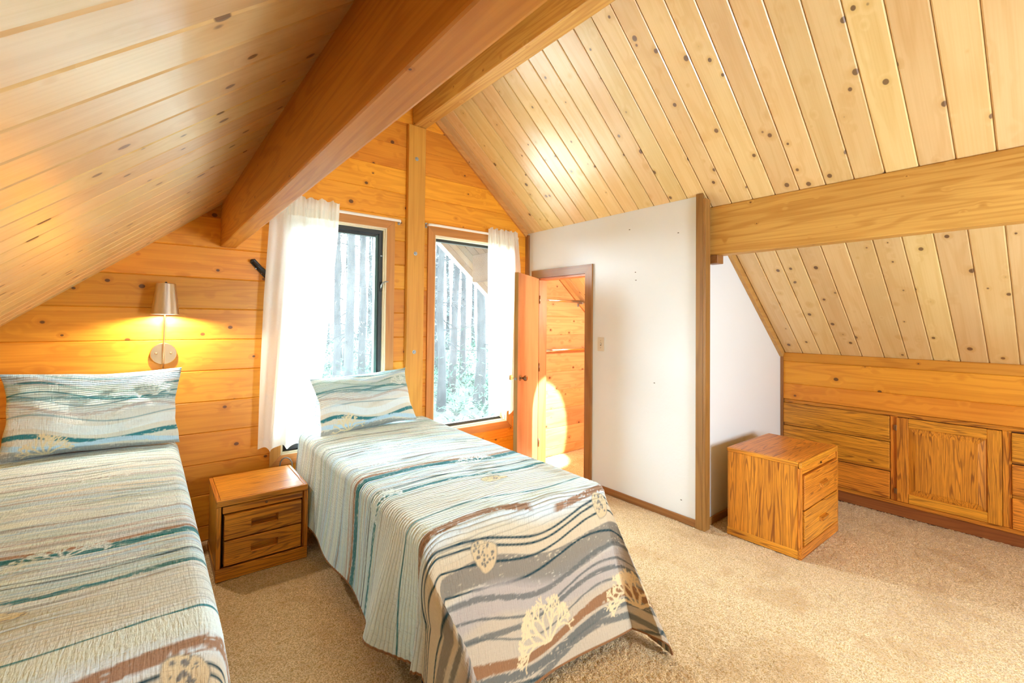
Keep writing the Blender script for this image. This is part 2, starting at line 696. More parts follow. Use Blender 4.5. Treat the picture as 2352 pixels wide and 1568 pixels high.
# trims where the ceiling meets the walls
def slope_trim(name, xa, xb, y0, y1, h=0.045, lab=None):
    bm = bmesh.new()
    za, zb = roof(xa), roof(xb)
    nx, nz = (SL, 1.0) if xa > RX-0.01 else (-SL, 1.0)
    L = math.hypot(nx, nz)
    nx, nz = nx/L, nz/L
    add_prism(bm, [(xa, za), (xb, zb), (xb-nx*h, zb-nz*h), (xa-nx*h, za-nz*h)], y0, y1)
    o = from_bm(name, bm, wood('ceiling_trim_pine', 'X', light=(0.62, 0.33, 0.10, 1), dark=(0.46, 0.2, 0.05, 1), knot=0.6, rings=5, ringamt=.3))
    return tag(o, lab, 'trim', kind='structure')


slope_trim('trim_1', RX+0.09, XW, YG-0.022, YG-0.0005, lab='pine strip along the top of the gable wall above the right window')
slope_trim('trim_2', 3.22, XK, YR-0.030, YR-0.0005, h=0.05, lab='pine strip along the sloping top of the white alcove wall')
slope_trim('trim_3', XW+0.11, XK-0.1, YG-0.020, YG-0.0005, lab='pine strip under the closet ceiling at the plank wall')

# ------------------------------------------------------------------ beams and post
def beam(x0, x1, z0, ztop, y0, y1, lab, mat=None):
    bm = bmesh.new()
    add_box(bm, x0, x1, y0, y1, z0, ztop, 0.008, 2)
    o = from_bm('beam', bm, mat or beam_wood('Y'))
    return tag(o, lab, 'beam', kind='structure')


beam(0.375, 0.465, 1.935, 2.235, YF, YG+0.03, 'heavy orange fir purlin beam running under the left ceiling slope above the beds')
beam(1.762, 1.878, 3.135, 3.37, YF, YG+0.03, 'pine ridge beam at the peak resting on the wall post', ridge_wood('Y'))
beam(3.165, 3.262, 1.945, 2.295, YF, YR-0.001, 'laminated pine purlin beam over the drawer chest alcove', ridge_wood('Y'))
beam(3.18, 3.27, 1.95, 2.285, YG+0.21, 4.76, 'stub of purlin beam outside under the roof overhang', shaded_soffit_wood('Y'))
ob = box('beam_bearing_block', 3.150, 3.235, YR-0.085, YR-0.001, 1.885, 1.944, trim_wood('X'), bev=0.003)
tag(ob, 'small wooden bearing block under the end of the alcove beam', 'block', kind='structure')

post = empty('post', (1.79, YG, 0), label='square pine post between the two windows with three bolts', cat='post', kind='structure')
bm = bmesh.new()
add_box(bm, -0.080, 0.080, -0.045, -0.0005, 0.001, 3.132, 0.004, 1)
from_bm('shaft', bm, wood('post_pine', 'Z', light=(0.68, 0.33, 0.06, 1), dark=(0.48, 0.19, 0.026, 1), knot=0.0, rings=5, ringamt=.25, var=.05), post)
for z in (2.845, 2.03, 1.188):
    lathe('bolt', [(0.017, 0), (0.017, 0.002), (0.0105, 0.0025), (0.0105, 0.009), (0.0085, 0.011), (0, 0.011)], (-0.006, -0.0455, z), (0, -1, 0), M_steel, post, n=16)

# ------------------------------------------------------------------ white walls
def white_mat():
    t = NT('white_plaster')
    tc = t.n('ShaderNodeTexCoord')
    P = tc.outputs['Object']
    n1 = t.noise(P, 55, 4, 0.6, 0.4)
    n2 = t.noise(P, 1.8, 2)
    c = t.mix(n2, (0.80, 0.82, 0.83, 1), (0.77, 0.79, 0.795, 1))
    t.principled(c, 0.75, t.bump(n1, 0.22, 0.004), spec=0.25)
    return t.m


M_white = white_mat()
DY0, DY1, DZ = 2.767, 3.415, 1.895      # door opening
bm = bmesh.new()
xa, xb = XW, XW+0.10
def quadwall(y0, y1, z0, z1):
    for_top = []
    add_box(bm, xa, xb, y0, y1, z0, z1)
ztopA, ztopB = roof(xa), roof(xb)
def wall_prism(y0, y1, z0):
    # top follows the roof slope
    add_prism(bm, [(xa, z0), (xb, z0), (xb, ztopB-0.001), (xa, ztopA-0.001)], y0, y1)
wall_prism(YR+0.001, DY0, 0)
wall_prism(DY0, DY1, DZ)
wall_prism(DY1, YG-0.001, 0)
ob = from_bm('wall_right', bm, M_white)
wall_right = tag(ob, 'white plaster partition wall with the closet doorway', 'wall', kind='structure')

bm = bmesh.new()
add_prism(bm, [(XW+0.001, 0), (XK+0.05, 0), (XK+0.05, roof(XK+0.05)), (XW+0.001, roof(XW+0.001))], YR, YR+0.09)
ob = from_bm('wall_alcove', bm, M_white)
tag(ob, 'white plaster alcove wall behind the oak drawer chest', 'wall', kind='structure')

# little nail holes and patches on the white walls (separate specks, real dents)
bm = bmesh.new()
for y, z in ((2.24, 1.865), (2.235, 1.80), (2.06, 0.99), (2.30, 2.22), (1.83, 0.16), (1.86, 2.13)):
    add_box(bm, XW-0.0012, XW+0.001, y-0.006, y+0.006, z-0.003, z+0.003)
ob = from_bm('nail_holes', bm, plain('nail_hole', (0.16, 0.14, 0.12, 1), 0.8), None)
ob.parent = wall_right
ob['kind'] = 'stuff'

# corner trim: two boards round the corner
ct = empty('trim_4', (XW, YR, 0), label='stained wood corner post at the end of the white partition wall', cat='trim', kind='structure')
box('corner_board', -0.020, -0.0005, -0.021, 0.030, 0.001, roof(XW)-0.001+0.01, trim_wood('Z'), ct, bev=0.002)
box('corner_board', -0.0195, 0.050, -0.042, -0.0215, 0.001, roof(XW)-0.03, trim_wood('Z'), ct, bev=0.002)
# thin corner strips
ob = box('trim_5', XW-0.024, XW-0.0005, YG-0.045, YG-0.0005, 0.001, roof(XW)-0.02, trim_wood('Z'))
tag(ob, 'narrow wood strip in the corner between plank wall and closet door', 'trim', kind='structure')
ob = box('trim_6', XK-0.018, XK-0.0005, YR-0.022, YR-0.0005, 0.10, roof(XK)-0.03, trim_wood('Z'))
tag(ob, 'narrow wood strip in the far corner of the alcove', 'trim', kind='structure')
ob = box('baseboard_right', XW-0.012, XW-0.0005, YR+0.031, DY0-0.080, 0.001, 0.055, trim_wood('Y'), bev=0.003)
tag(ob, 'thin stained baseboard along the white partition wall', 'baseboard', kind='structure')
ob = box('baseboard_alcove', XW+0.051, XK-0.02, YR-0.012, YR-0.0005, 0.001, 0.055, trim_wood('X'), bev=0.003)
tag(ob, 'thin stained baseboard behind the oak drawer chest', 'baseboard', kind='structure')

# walls out of the picture (left knee wall, wall behind the camera with its window)
ob = box('wall_left', XKL-0.12, XKL, YF, YG-0.001, -0.1, roof(XKL)-0.001, gable_wood('Y'))
tag(ob, 'low pine knee wall beside the left bed', 'wall', kind='structure')
bm = bmesh.new()
FW = (1.83, 2.55, 0.80, 1.65)
for a, b_ in ((XKL-0.1, RX), (RX, FW[0]), (FW[0], FW[1]), (FW[1], XK+0.1)):
    top = [(b_, roof(b_)), (a, roof(a))]
    if a >= FW[0]-1e-6 and b_ <= FW[1]+1e-6:
        add_prism(bm, [(a, 0), (b_, 0), (b_, FW[2]), (a, FW[2])], YF-0.12, YF)
        add_prism(bm, [(a, FW[3]), (b_, FW[3])]+top, YF-0.12, YF)
    else:
        add_prism(bm, [(a, 0), (b_, 0)]+top, YF-0.12, YF)
ob = from_bm('wall_front', bm, M_white)
tag(ob, 'white wall behind the viewpoint with a window opening', 'wall', kind='structure')

ob = box('wall_closet', XK-0.05, XK+0.06, YR+0.091, YG-0.001, 0.0, roof(XK)-0.001, gable_wood('Y'))
tag(ob, 'low pine wall closing the far side of the closet', 'wall', kind='structure')

# ------------------------------------------------------------------ right knee wall and built-in cabinet
wk = empty('wall_knee', (XK, 0, 0), label='low plank knee wall above the built-in oak cabinet', cat='wall', kind='structure')


def knee_plank(z0, z1, mat, x=0.0, th=0.03, b=0.004):
    o = box('plank', x, x+th, YF, YR-0.0005, z0, z1, mat, wk, bev=b)
    return o


knee_plank(1.128, roof(XK)-0.002, beam_wood('Y'), x=-0.006)
knee_plank(0.930, 1.1275, gable_wood('Y'))
knee_plank(0.790, 0.9295, gable_wood('Y'))
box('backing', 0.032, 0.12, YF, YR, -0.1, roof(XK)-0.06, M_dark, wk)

cab = empty('built_in_cabinet', (XK, YR, 0), label='built-in oak drawer and door cabinet along the low wall', cat='cabinet')
# local: x = 0 is the face plane; y negative = towards the camera side
yy = lambda y: y-YR
CT, CB = 0.788, 0.088


def fbox(name, y0, y1, z0, z1, x0, x1, mat, parent=cab, bev=0.003, seg=1):
    return box(name, x0, x1, yy(y0), yy(y1), z0, z1, mat, parent, bev, seg)


oy, oz = oak('Y'), oak('Z')
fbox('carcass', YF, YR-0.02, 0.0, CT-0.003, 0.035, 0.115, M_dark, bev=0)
fbox('top_rail', YF, YR-0.019, 0.757, CT-0.001, 0.010, 0.034, oy)
fbox('bottom_rail', YF, YR-0.019, CB, 0.118, 0.010, 0.034, oy)
fbox('toe_kick', YF, YR-0.019, 0.0, CB-0.001, 0.030, 0.034, wood('toe_oak', 'Y', light=(0.33, 0.10, 0.025, 1), dark=(0.2, 0.05, 0.012, 1)))
for za, zb in ((0.556, 0.578), (0.330, 0.352)):
    fbox('rail', 0.912, YR-0.020, za+.001, zb-.001, 0.010, 0.034, oy)
    fbox('rail', -0.437, 0.277, za-.008, zb-.010, 0.010, 0.034, oy)
for ys in (0.889, 0.300, -0.46, -0.95):
    fbox('stile', ys-0.022, ys+0.022, 0.118, 0.757, 0.010, 0.034, oz)


def drawer(y0, y1, z0, z1):
    bm = bmesh.new()
    add_box(bm, -0.010, 0.0095, yy(y0), yy(y1), z0, z1, 0.006, 2)
    return from_bm('drawer', bm, oy, cab)


for a, b_ in ((0.578, 0.757), (0.352, 0.556), (0.125, 0.330)):
    drawer(0.911, YR-0.022, a, b_)
for a, b_ in ((0.565, 0.752), (0.345, 0.545), (0.122, 0.325)):
    drawer(-0.44, 0.277, a, b_)
    drawer(-1.55, -0.93, a, b_)


def raised_door(y0, y1, z0, z1, hinge_side):
    d = empty('door', (0, yy(y0), z0))
    d.parent = cab
    w, h = y1-y0, z1-z0
    s = 0.068
    ww = oak('Z')
    box('door_stile', -0.012, 0.008, 0, s, 0, h, ww, d, 0.003)
    box('door_stile', -0.012, 0.008, w-s, w, 0, h, ww, d, 0.003)
    box('door_rail', -0.012, 0.008, s+.0003, w-s-.0003, 0, s, oak('Y'), d, 0.003)
    box('door_rail', -0.012, 0.008, s+.0003, w-s-.0003, h-s, h, oak('Y'), d, 0.003)
    # raised panel: bevelled field
    b = bmesh.new()
    def ring(m, x):
        return [b.verts.new((x, s+m, s+m)), b.verts.new((x, w-s-m, s+m)), b.verts.new((x, w-s-m, h-s-m)), b.verts.new((x, s+m, h-s-m))]
    R = [ring(0.0, 0.006), ring(0.0, 0.001), ring(0.008, -0.0005), ring(0.040, -0.009), ring(0.043, -0.0105)]
    for A, B in zip(R[:-1], R[1:]):
        for i in range(4):
            b.faces.new((A[i], A[(i+1) % 4], B[(i+1) % 4], B[i]))
    b.faces.new(R[-1])
    b.faces.new(R[0])
    from_bm('door_panel', b, ww, d)
    for z in (0.07, h-0.08):
        yh = w+0.012 if hinge_side > 0 else -0.012
        bm2 = bmesh.new()
        add_box(bm2, -0.0015, 0.004, yh-0.007, yh+0.007, z-0.020, z+0.020, 0.001)
        add_tube(bm2, [(-0.008, yh-0.011*hinge_side, z-0.022), (-0.008, yh-0.011*hinge_side, z+0.022)], 0.004, 8)
        h_ = from_bm('hinge', bm2, M_bronze, d)
    return d


raised_door(0.322, 0.869, 0.124, 0.755, 1)
raised_door(-0.93, -0.48, 0.124, 0.755, 1)

# ------------------------------------------------------------------ nightstands (two-drawer oak chests)
def oak_chest(name, loc, rz, w, d, h, label, inner, keyhole, handle):
    """local: x along the front, y depth (front at y=0), z up"""
    r = empty(name, loc, rz, label=label, cat='nightstand')
    st = 0.030
    ox, oyy, ozz = oak('X'), oak('Y'), oak('Z')
    box('side_panel', 0.004, st-0.004, 0.020, d-0.004, 0.05, h-0.026, ozz, r, 0.002)
    box('side_panel', w-st+0.004, w-0.004, 0.020, d-0.004, 0.05, h-0.026, ozz, r, 0.002)
    box('back_panel', st, w-st, d-0.016, d-0.006, 0.04, h-0.028, ozz, r)
    bm = bmesh.new()
    add_box(bm, 0.021, w-0.021, 0.016, d, h-0.025, h, 0.004, 2)
    from_bm('top', bm, ox, r)
    bm = bmesh.new()
    add_box(bm, 0.0, w, 0.0, 0.0155, h-0.036, h-0.0005, 0.007, 3)
    from_bm('top_edge', bm, ox, r)
    for a, b_ in ((0.0, 0.0205), (w-0.0205, w)):
        bm = bmesh.new()
        add_box(bm, a, b_, 0.016, d, h-0.026, h-0.0003, 0.006, 2)
        from_bm('top_edge', bm, oyy, r)
    pl = 0.068
    box('plinth', 0.0, w, 0.0, 0.019, 0.0, pl, ox, r, 0.004, 2)
    box('plinth', 0.0, 0.019, 0.0195, d, 0.0, pl-0.016, oyy, r, 0.003)
    box('plinth', w-0.019, w, 0.0195, d, 0.0, pl-0.016, oyy, r, 0.003)
    box('stile', 0.0, st-0.008, 0.0, 0.0195, pl+.0003, h-0.0365, ozz, r, 0.004, 2)
    box('stile', w-st+0.008, w, 0.0, 0.0195, pl+.0003, h-0.0365, ozz, r, 0.004, 2)
    box('cavity_shade', st-0.007, w-st+0.007, 0.052, 0.058, pl-0.01, h-0.03, M_dark, r)  # thin dark sheet, shade behind the drawers put into its colour
    ft = h-0.036
    rail = empty('front_rail')
    rail.parent = r
    zr0 = ft-0.042
    box('rail_board', st, w-st, 0.006, 0.028, zr0, ft-0.003, ox, rail, 0.002)
    lathe('keyhole', [(0.0, 0.002), (0.0035, 0.002), (0.004, 0.005), (0.0065, 0.005), (0.0065, 0.0)], (w*0.52, 0.006, (zr0+ft)/2), (0, -1, 0), M_bronze if keyhole else M_black, rail, n=14, cap=False)
    gap = 0.008
    bot = pl+0.012
    dh = (zr0-gap*2-bot)/2
    for i in range(2):
        z0 = bot+i*(dh+gap)
        x0, x1 = st+0.008, w-st-0.008
        yf, yb = -0.006, 0.048
        dr = empty('drawer')
        dr.parent = r
        cx, cz = w*0.505, z0+dh*0.50
        hw, hh = handle
        # front with a scooped finger pull : ring around the recess
        bm = bmesh.new()
        def rect(xa_, xb_, za, zb, y):
            return [bm.verts.new((xa_, y, za)), bm.verts.new((xb_, y, za)), bm.verts.new((xb_, y, zb)), bm.verts.new((xa_, y, zb))]
        B0 = rect(x0, x1, z0, z0+dh, yb)
        B1 = rect(x0, x1, z0, z0+dh, yf+0.003)
        B2 = rect(x0+.003, x1-.003, z0+.003, z0+dh-.003, yf)
        if inner:
            H0 = rect(cx-hw, cx+hw, cz-hh, cz+hh, yf)
            H1 = rect(cx-hw+.006, cx+hw-.006, cz-hh+.004, cz+hh-.002, yf+0.040)
            seqs = [B0, B1, B2, H0, H1]
        else:
            seqs = [B0, B1, B2]
        for A, B in zip(seqs[:-1], seqs[1:]):
            for j in range(4):
                bm.faces.new((A[j], A[(j+1) % 4], B[(j+1) % 4], B[j]))
        bm.faces.new(seqs[-1])
        bm.faces.new(seqs[0][::-1])
        from_bm('drawer_front', bm, ox, dr)
        if inner:
            # lip inside the pull
            bm = bmesh.new()
            add_box(bm, cx-hw+0.002, cx+hw-0.002, yf+0.001, yf+0.006, cz-hh-0.001, cz-hh+0.006, 0.002)
            from_bm('pull_lip', bm, ox, dr)
        else:
            bm = bmesh.new()
            v0 = [(cx-hw, yf-.0005, cz-hh), (cx+hw, yf-.0005, cz-hh), (cx+hw, yf-.0005, cz+hh), (cx-hw, yf-.0005, cz+hh)]
            v1 = [(cx-hw*.8, yf-.020, cz-hh*.7), (cx+hw*.8, yf-.020, cz-hh*.7), (cx+hw*.86, yf-.024, cz+hh*.8), (cx-hw*.86, yf-.024, cz+hh*.8)]
            a = [bm.verts.new(q) for q in v0]
            b_ = [bm.verts.new(q) for q in v1]
            bm.faces.new(a)
            bm.faces.new(b_[::-1])
            for j in range(4):
                bm.faces.new((a[j], a[(j+1) % 4], b_[(j+1) % 4], b_[j]))
            from_bm('drawer_pull', bm, ox, dr)
    return r


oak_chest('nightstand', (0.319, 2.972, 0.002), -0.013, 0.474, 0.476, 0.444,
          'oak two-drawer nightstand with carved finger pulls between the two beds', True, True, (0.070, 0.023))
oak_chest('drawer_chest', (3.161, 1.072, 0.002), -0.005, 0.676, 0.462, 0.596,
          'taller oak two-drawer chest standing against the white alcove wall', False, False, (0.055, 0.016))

# ------------------------------------------------------------------ windows
def glass_mat(lo, hi):
    t = NT('dusty_window_glass')
    tc = t.n('ShaderNodeTexCoord')
    dn = t.smooth(t.noise(tc.outputs['Object'], 6, 4, 0.7), 0.3, 0.8, lo, hi)
    tr = t.n('ShaderNodeBsdfTransparent')
    tr.inputs[0].default_value = (0.97, 1.0, 0.985, 1)
    tl = t.n('ShaderNodeBsdfTranslucent')
    tl.inputs[0].default_value = (0.85, 0.9, 0.9, 1)
    gl_ = t.n('ShaderNodeBsdfGlossy')
    gl_.inputs['Roughness'].default_value = 0.02
    fr = t.n('ShaderNodeFresnel')
    fr.inputs[0].default_value = 1.3
    m1 = t.n('ShaderNodeMixShader')
    t.l(dn, m1.inputs[0])
    t.l(tr.outputs[0], m1.inputs[1])
    t.l(tl.outputs[0], m1.inputs[2])
    m2 = t.n('ShaderNodeMixShader')
    t.l(t.math('MULTIPLY', fr.outputs[0], 0.5), m2.inputs[0])
    t.l(m1.outputs[0], m2.inputs[1])
    t.l(gl_.outputs[0], m2.inputs[2])
    t.l(m2.outputs[0], t.out.inputs[0])
    return t.m


M_glass = {True: glass_mat(0.014, 0.034), False: glass_mat(0.007, 0.022)}


def mitred_frame(parent, name, x0, x1, z0, z1, wd, y0, y1, mats, gap=0.0006, bev=0.0):
    """four mitred boards round a rectangle; outer x0..z1, width wd"""
    X0, X1, Z0, Z1 = x0+wd, x1-wd, z0+wd, z1-wd
    polys = {'left': [(x0, z0), (X0, Z0), (X0, Z1), (x0, z1)], 'right': [(x1, z0), (x1, z1), (X1, Z1), (X1, Z0)],
             'top': [(x0, z1), (X0, Z1), (X1, Z1), (x1, z1)], 'bottom': [(x0, z0), (x1, z0), (X1, Z0), (X0, Z0)]}
    for k_, pl in polys.items():
        c = (sum(p[0] for p in pl)/4, sum(p[1] for p in pl)/4)
        pl = [(p[0]+(gap if p[0] < c[0] else -gap), p[1]+(gap if p[1] < c[1] else -gap)) for p in pl]
        bm_ = bmesh.new()
        add_prism(bm_, pl, y0, y1)
        from_bm(name, bm_, mats[0] if k_ in ('left', 'right') else mats[1], parent)


def window(n, ox0, ox1, oz0, oz1, label, operable):
    r = empty('window_%d' % n, (0, YG, 0), label=label, cat='window', kind='structure')
    tw = 0.070
    mitred_frame(r, 'casing', ox0, ox1, oz0, oz1, tw, -0.019, -0.0008, (cedar('Z'), cedar('X')))
    ix0, ix1, iz0, iz1 = ox0+tw-0.004, ox1-tw+0.004, oz0+tw-0.004, oz1-tw+0.004
    # cream jamb liner, stepped
    mitred_frame(r, 'jamb', ix0, ix1, iz0, iz1, 0.012, -0.014, 0.10, (M_liner, M_liner))
    mitred_frame(r, 'jamb', ix0+0.012, ix1-0.012, iz0+0.012, iz1-0.012, 0.010, 0.006, 0.10, (M_liner, M_liner))
    jx0, jx1, jz0, jz1 = ix0+0.022, ix1-0.022, iz0+0.022, iz1-0.022
    if operable:
        mitred_frame(r, 'sash_frame', jx0-.006, jx1+.006, jz0-.006, jz1+.006, 0.036, 0.030, 0.085, (M_sash, M_sash))
        mitred_frame(r, 'sash', jx0+0.030, jx1-0.030, jz0+0.030, jz1-0.030, 0.024, 0.052, 0.095, (M_sashl, M_sash))
        gx = 0.052
    else:
        mitred_frame(r, 'sash_frame', jx0-.006, jx1+.006, jz0-.006, jz1+.006, 0.030, 0.055, 0.095, (M_liner, M_sash))
        gx = 0.022
    box('pane', jx0+gx, jx1-gx, 0.070, 0.074, jz0+gx, jz1-gx, M_glass[operable], r)
    if operable:
        lt = empty('latch', (jx1-0.012, 0.030, 1.74))
        lt.parent = r
        box('latch_plate', -0.010, 0.012, -0.006, -0.0003, -0.045, 0.035, M_black, lt, 0.003)
        tube('latch_lever', [(0.0, -0.008, -0.02), (0.0, -0.022, 0.005), (0.006, -0.034, 0.026), (0.022, -0.046, 0.034), (0.046, -0.052, 0.035)], [0.007, 0.007, 0.006, 0.005, 0.004], M_steel, lt)
        box('keeper', jx1-0.02, jx1+0.004, 0.0225, 0.0297, 1.985, 1.995, M_steel, r, 0.002)
        op = empty('crank_operator', (jx0+0.11, 0.026, jz0+0.022))
        op.parent = r
        box('operator_box', -0.095, 0.075, -0.034, 0.003, -0.012, 0.028, M_black, op, 0.006, 2)
        tube('crank_handle', [(0.03, -0.036, 0.008), (0.035, -0.050, 0.012), (0.062, -0.056, 0.030), (0.070, -0.056, 0.034)], 0.0045, M_chrome, op)
    return r


window(1, 0.694, 1.608, 0.412, 2.289, 'left window with dark casement sash behind the sheer curtain', True)
window(2, 1.919, 2.892, 0.396, 2.290, 'right fixed window beside the open closet door looking on the forest', False)
# window behind the camera
wr = empty('window_3', (0, YF, 0), label='window behind the viewpoint', cat='window', kind='structure')
mitred_frame(wr, 'casing', FW[0]-.06, FW[1]+.06, FW[2]-.06, FW[3]+.06, 0.07, 0.001, 0.02, (cedar('Z'), cedar('X')))

# ------------------------------------------------------------------ closet door, casing
dc = empty('trim_7', (XW, 0, 0), label='stained wood casing round the closet doorway', cat='trim', kind='structure')
cw = 0.080
tw_ = trim_wood('Z')
bm = bmesh.new()


def casing_poly(poly, mat):
    # poly in (y, z); extrude along x
    b = bmesh.new()
    a_ = [b.verts.new((-0.018, y, z)) for y, z in poly]
    c_ = [b.verts.new((-0.0005, y, z)) for y, z in poly]
    b.faces.new(a_)
    b.faces.new(c_[::-1])
    for i in range(len(poly)):
        j = (i+1) % len(poly)
        b.faces.new((a_[i], c_[i], c_[j], a_[j]))
    from_bm('casing_board', b, mat, dc)


bm.free()
casing_poly([(DY0, 0.002), (DY0, DZ), (DY0-cw, DZ+cw), (DY0-cw, 0.002)], tw_)
casing_poly([(DY1, 0.002), (DY1, DZ), (DY1+cw, DZ+cw), (DY1+cw, 0.002)], tw_)
casing_poly([(DY0-.0, DZ+.0005), (DY1, DZ+.0005), (DY1+cw, DZ+cw), (DY0-cw, DZ+cw)], trim_wood('Y'))
jm = wood('jamb_fir', 'Z', light=(0.62, 0.25, 0.09, 1), dark=(0.45, 0.15, 0.05, 1), rings=5)
box('jamb', 0.0, 0.105, DY0+0.0005, DY0+0.018, 0.002, DZ-0.019, jm, dc)
box('jamb', 0.0, 0.105, DY1-0.018, DY1-0.0005, 0.002, DZ-0.019, jm, dc)
box('jamb', 0.0, 0.105, DY0+0.0005, DY1-0.0005, DZ-0.0185, DZ-0.0005, wood('jamb_fir', 'Y', light=(0.62, 0.25, 0.09, 1), dark=(0.45, 0.15, 0.05, 1), rings=5), dc)

hx, hy = XW-0.004, DY1-0.020
ang = math.atan2(3.080-hy, 2.547-hx)
door = empty('door_1', (hx, hy, 0), ang, label='plain fir slab closet door standing open into the room', cat='door', kind='structure')
DW = math.hypot(3.080-hy, 2.547-hx)
TH = 0.036
# local x: hinge -> free edge ; visible face towards local +y or -y?  direction (-.86,-.5): left normal = (.5,-.86) -> +y is the camera side
slab = box('slab', 0.004, DW, -TH, 0.0, 0.012, DZ-0.004, wood('door_fir', 'Z', light=(0.66, 0.31, 0.13, 1), dark=(0.50, 0.19, 0.065, 1), knot=0.0, rings=4, ringamt=.3, rough=.32, fine=.3, across=5.0), door, 0.002)
box('edge_band', DW+0.0003, DW+0.003, -TH+0.001, -0.001, 0.012, DZ-0.004, wood('edge_fir', 'Z', light=(0.40, 0.22, 0.06, 1), dark=(0.28, 0.14, 0.03, 1)), door)
for sgn in (1, -1):
    y0 = 0.0 if sgn > 0 else -TH
    prof = [(0.0, 0.0003), (0.026, 0.0003), (0.027, 0.003), (0.020, 0.008), (0.011, 0.012), (0.0095, 0.026), (0.013, 0.032), (0.022, 0.040), (0.0255, 0.050), (0.025, 0.060), (0.018, 0.066), (0, 0.066)]
    lathe('door_knob', prof, (DW-0.062, y0, 0.955), (0, sgn, 0), M_bronze if sgn > 0 else M_brass, door, n=24)
lathe('latch_bolt', [(0.011, 0), (0.011, 0.003), (0.007, 0.004), (0.006, 0.012), (0, 0.012)], (DW+0.003, -TH/2, 0.953), (1, 0, 0), M_steel, door, n=14)
for z in (0.25, 1.0, 1.68):
    tube('hinge', [(-0.002, 0.007, z-0.04), (-0.002, 0.007, z+0.04)], 0.006, M_bronze, door)

# ------------------------------------------------------------------ light switch
sw = empty('light_switch', (XW, 2.592, 1.267), label='ivory toggle light switch on the white wall right of the doorway', cat='light switch')
bm = bmesh.new()
add_box(bm, -0.006, -0.0004, -0.036, 0.036, -0.060, 0.060, 0.003, 2)
from_bm('switch_plate', bm, M_ivory, sw)
box('toggle_slot', -0.0066, -0.0061, -0.005, 0.005, -0.012, 0.012, plain('slot_shadow', (0.12, 0.09, 0.05, 1), 0.6), sw)
bm = bmesh.new()
vs_ = add_box(bm, -0.020, -0.007, -0.0035, 0.0035, -0.005, 0.005, 0.001)
bmesh.ops.rotate(bm, verts=bm.verts[:], cent=(-0.007, 0, 0), matrix=Matrix.Rotation(math.radians(28), 3, 'Y'))
from_bm('toggle', bm, M_ivory, sw)
for z in (-0.030, 0.030):
    lathe('screw', [(0.0033, 0), (0.003, 0.0012), (0, 0.0015)], (-0.0061, 0, z), (-1, 0, 0), plain('screw_head', (0.25, 0.2, 0.13, 1), 0.4), sw, n=10)

# ------------------------------------------------------------------ closet rods
def closet_rod(z, x1, lab, nm):
    r = empty('closet_rod', (XW+0.11, YG-0.06, z), label=lab, cat='closet rod')
    tube('rod', [(0.0, 0, 0), (x1-XW-0.11, 0, 0)], 0.0155, M_chrome, r, n=14)
    lathe('end_socket', [(0.023, 0), (0.023, 0.022), (0.0165, 0.023)], (0.001, 0, 0), (1, 0, 0), M_steel, r, n=16)
    bm_ = bmesh.new()
    add_box(bm_, x1-XW-0.16, x1-XW-0.145, -0.018, 0.0585, -0.028, -0.006, 0.002)
    add_box(bm_, x1-XW-0.165, x1-XW-0.14, 0.053, 0.0592, -0.055, 0.02, 0.002)
    from_bm('bracket', bm_, M_steel, r)
    return r


closet_rod(1.69, 3.90, 'upper chrome hanging rod inside the closet', 'a')
closet_rod(1.155, 4.30, 'lower chrome hanging rod inside the closet', 'b')

# ------------------------------------------------------------------ wall lamp
def lamp_emit(name, col, st):
    t = NT(name)
    e = t.n('ShaderNodeEmission')
    e.inputs[0].default_value = col
    e.inputs[1].default_value = st
    t.l(e.outputs[0], t.out.inputs[0])
    return t.m


lp = empty('wall_lamp', (0.086, YG, 1.232), label='brass wall lamp with a lit cone shade above the left bed', cat='lamp')
lathe('back_plate', [(0.0665, 0.0005), (0.0675, 0.004), (0.0675, 0.016), (0.064, 0.020), (0, 0.020)], (0, 0, 0), (0, -1, 0), M_brass, lp, n=40)
for sx in (-0.037, 0.037):
    lathe('screw_cap', [(0.0065, 0.0202), (0.006, 0.026), (0.003, 0.029), (0, 0.029)], (sx, 0, 0.002), (0, -1, 0), M_brass, lp, n=14)
box('arm_saddle', -0.006, 0.006, -0.034, -0.0203, -0.045, 0.040, M_brass, lp, 0.002)
tube('arm', [(0, -0.036, -0.09), (0, -0.036, 0.05), (0, -0.040, 0.12), (0, -0.06, 0.20), (0, -0.10, 0.27), (0, -0.13, 0.37)], 0.0045, M_brass, lp, n=10)
sc = (0.001, -0.135, 0)
z0, z1 = 0.245, 0.432
lathe('lamp_shade', [(0.0695, z0), (0.0475, z1-0.002), (0.044, z1+.001), (0, z1+0.001), (0, z1-0.001), (0.042, z1-0.002), (0.0675, z0), (0.0695, z0)], sc, (0, 0, 1), M_nickel, lp, n=48, cap=False)
lathe('finial', [(0.006, z1+0.0012), (0.006, z1+0.008), (0.003, z1+0.010), (0, z1+0.010)], sc, (0, 0, 1), M_black, lp, n=12)
lathe('lamp_socket', [(0.014, z1-0.07), (0.014, z1-0.003)], sc, (0, 0, 1), M_brass, lp, n=16)
lathe('bulb', [(0, z0+0.036), (0.018, z0+0.042), (0.029, z0+0.060), (0.028, z0+0.080), (0.014, z0+0.105), (0.012, z1-0.071)], sc, (0, 0, 1), lamp_emit('bulb_glow', (1.0, 0.86, 0.66, 1), 20), lp, n=24)
bl = bpy.data.lights.new('lamp_light', 'POINT')
bl.energy = 15
bl.color = (1.0, 0.88, 0.74)
bl.shadow_soft_size = 0.012
blo = bpy.data.objects.new('lamp_light', bl)
COL.objects.link(blo)
blo.location = (0.087, YG-0.135, 1.232+z0+0.020)

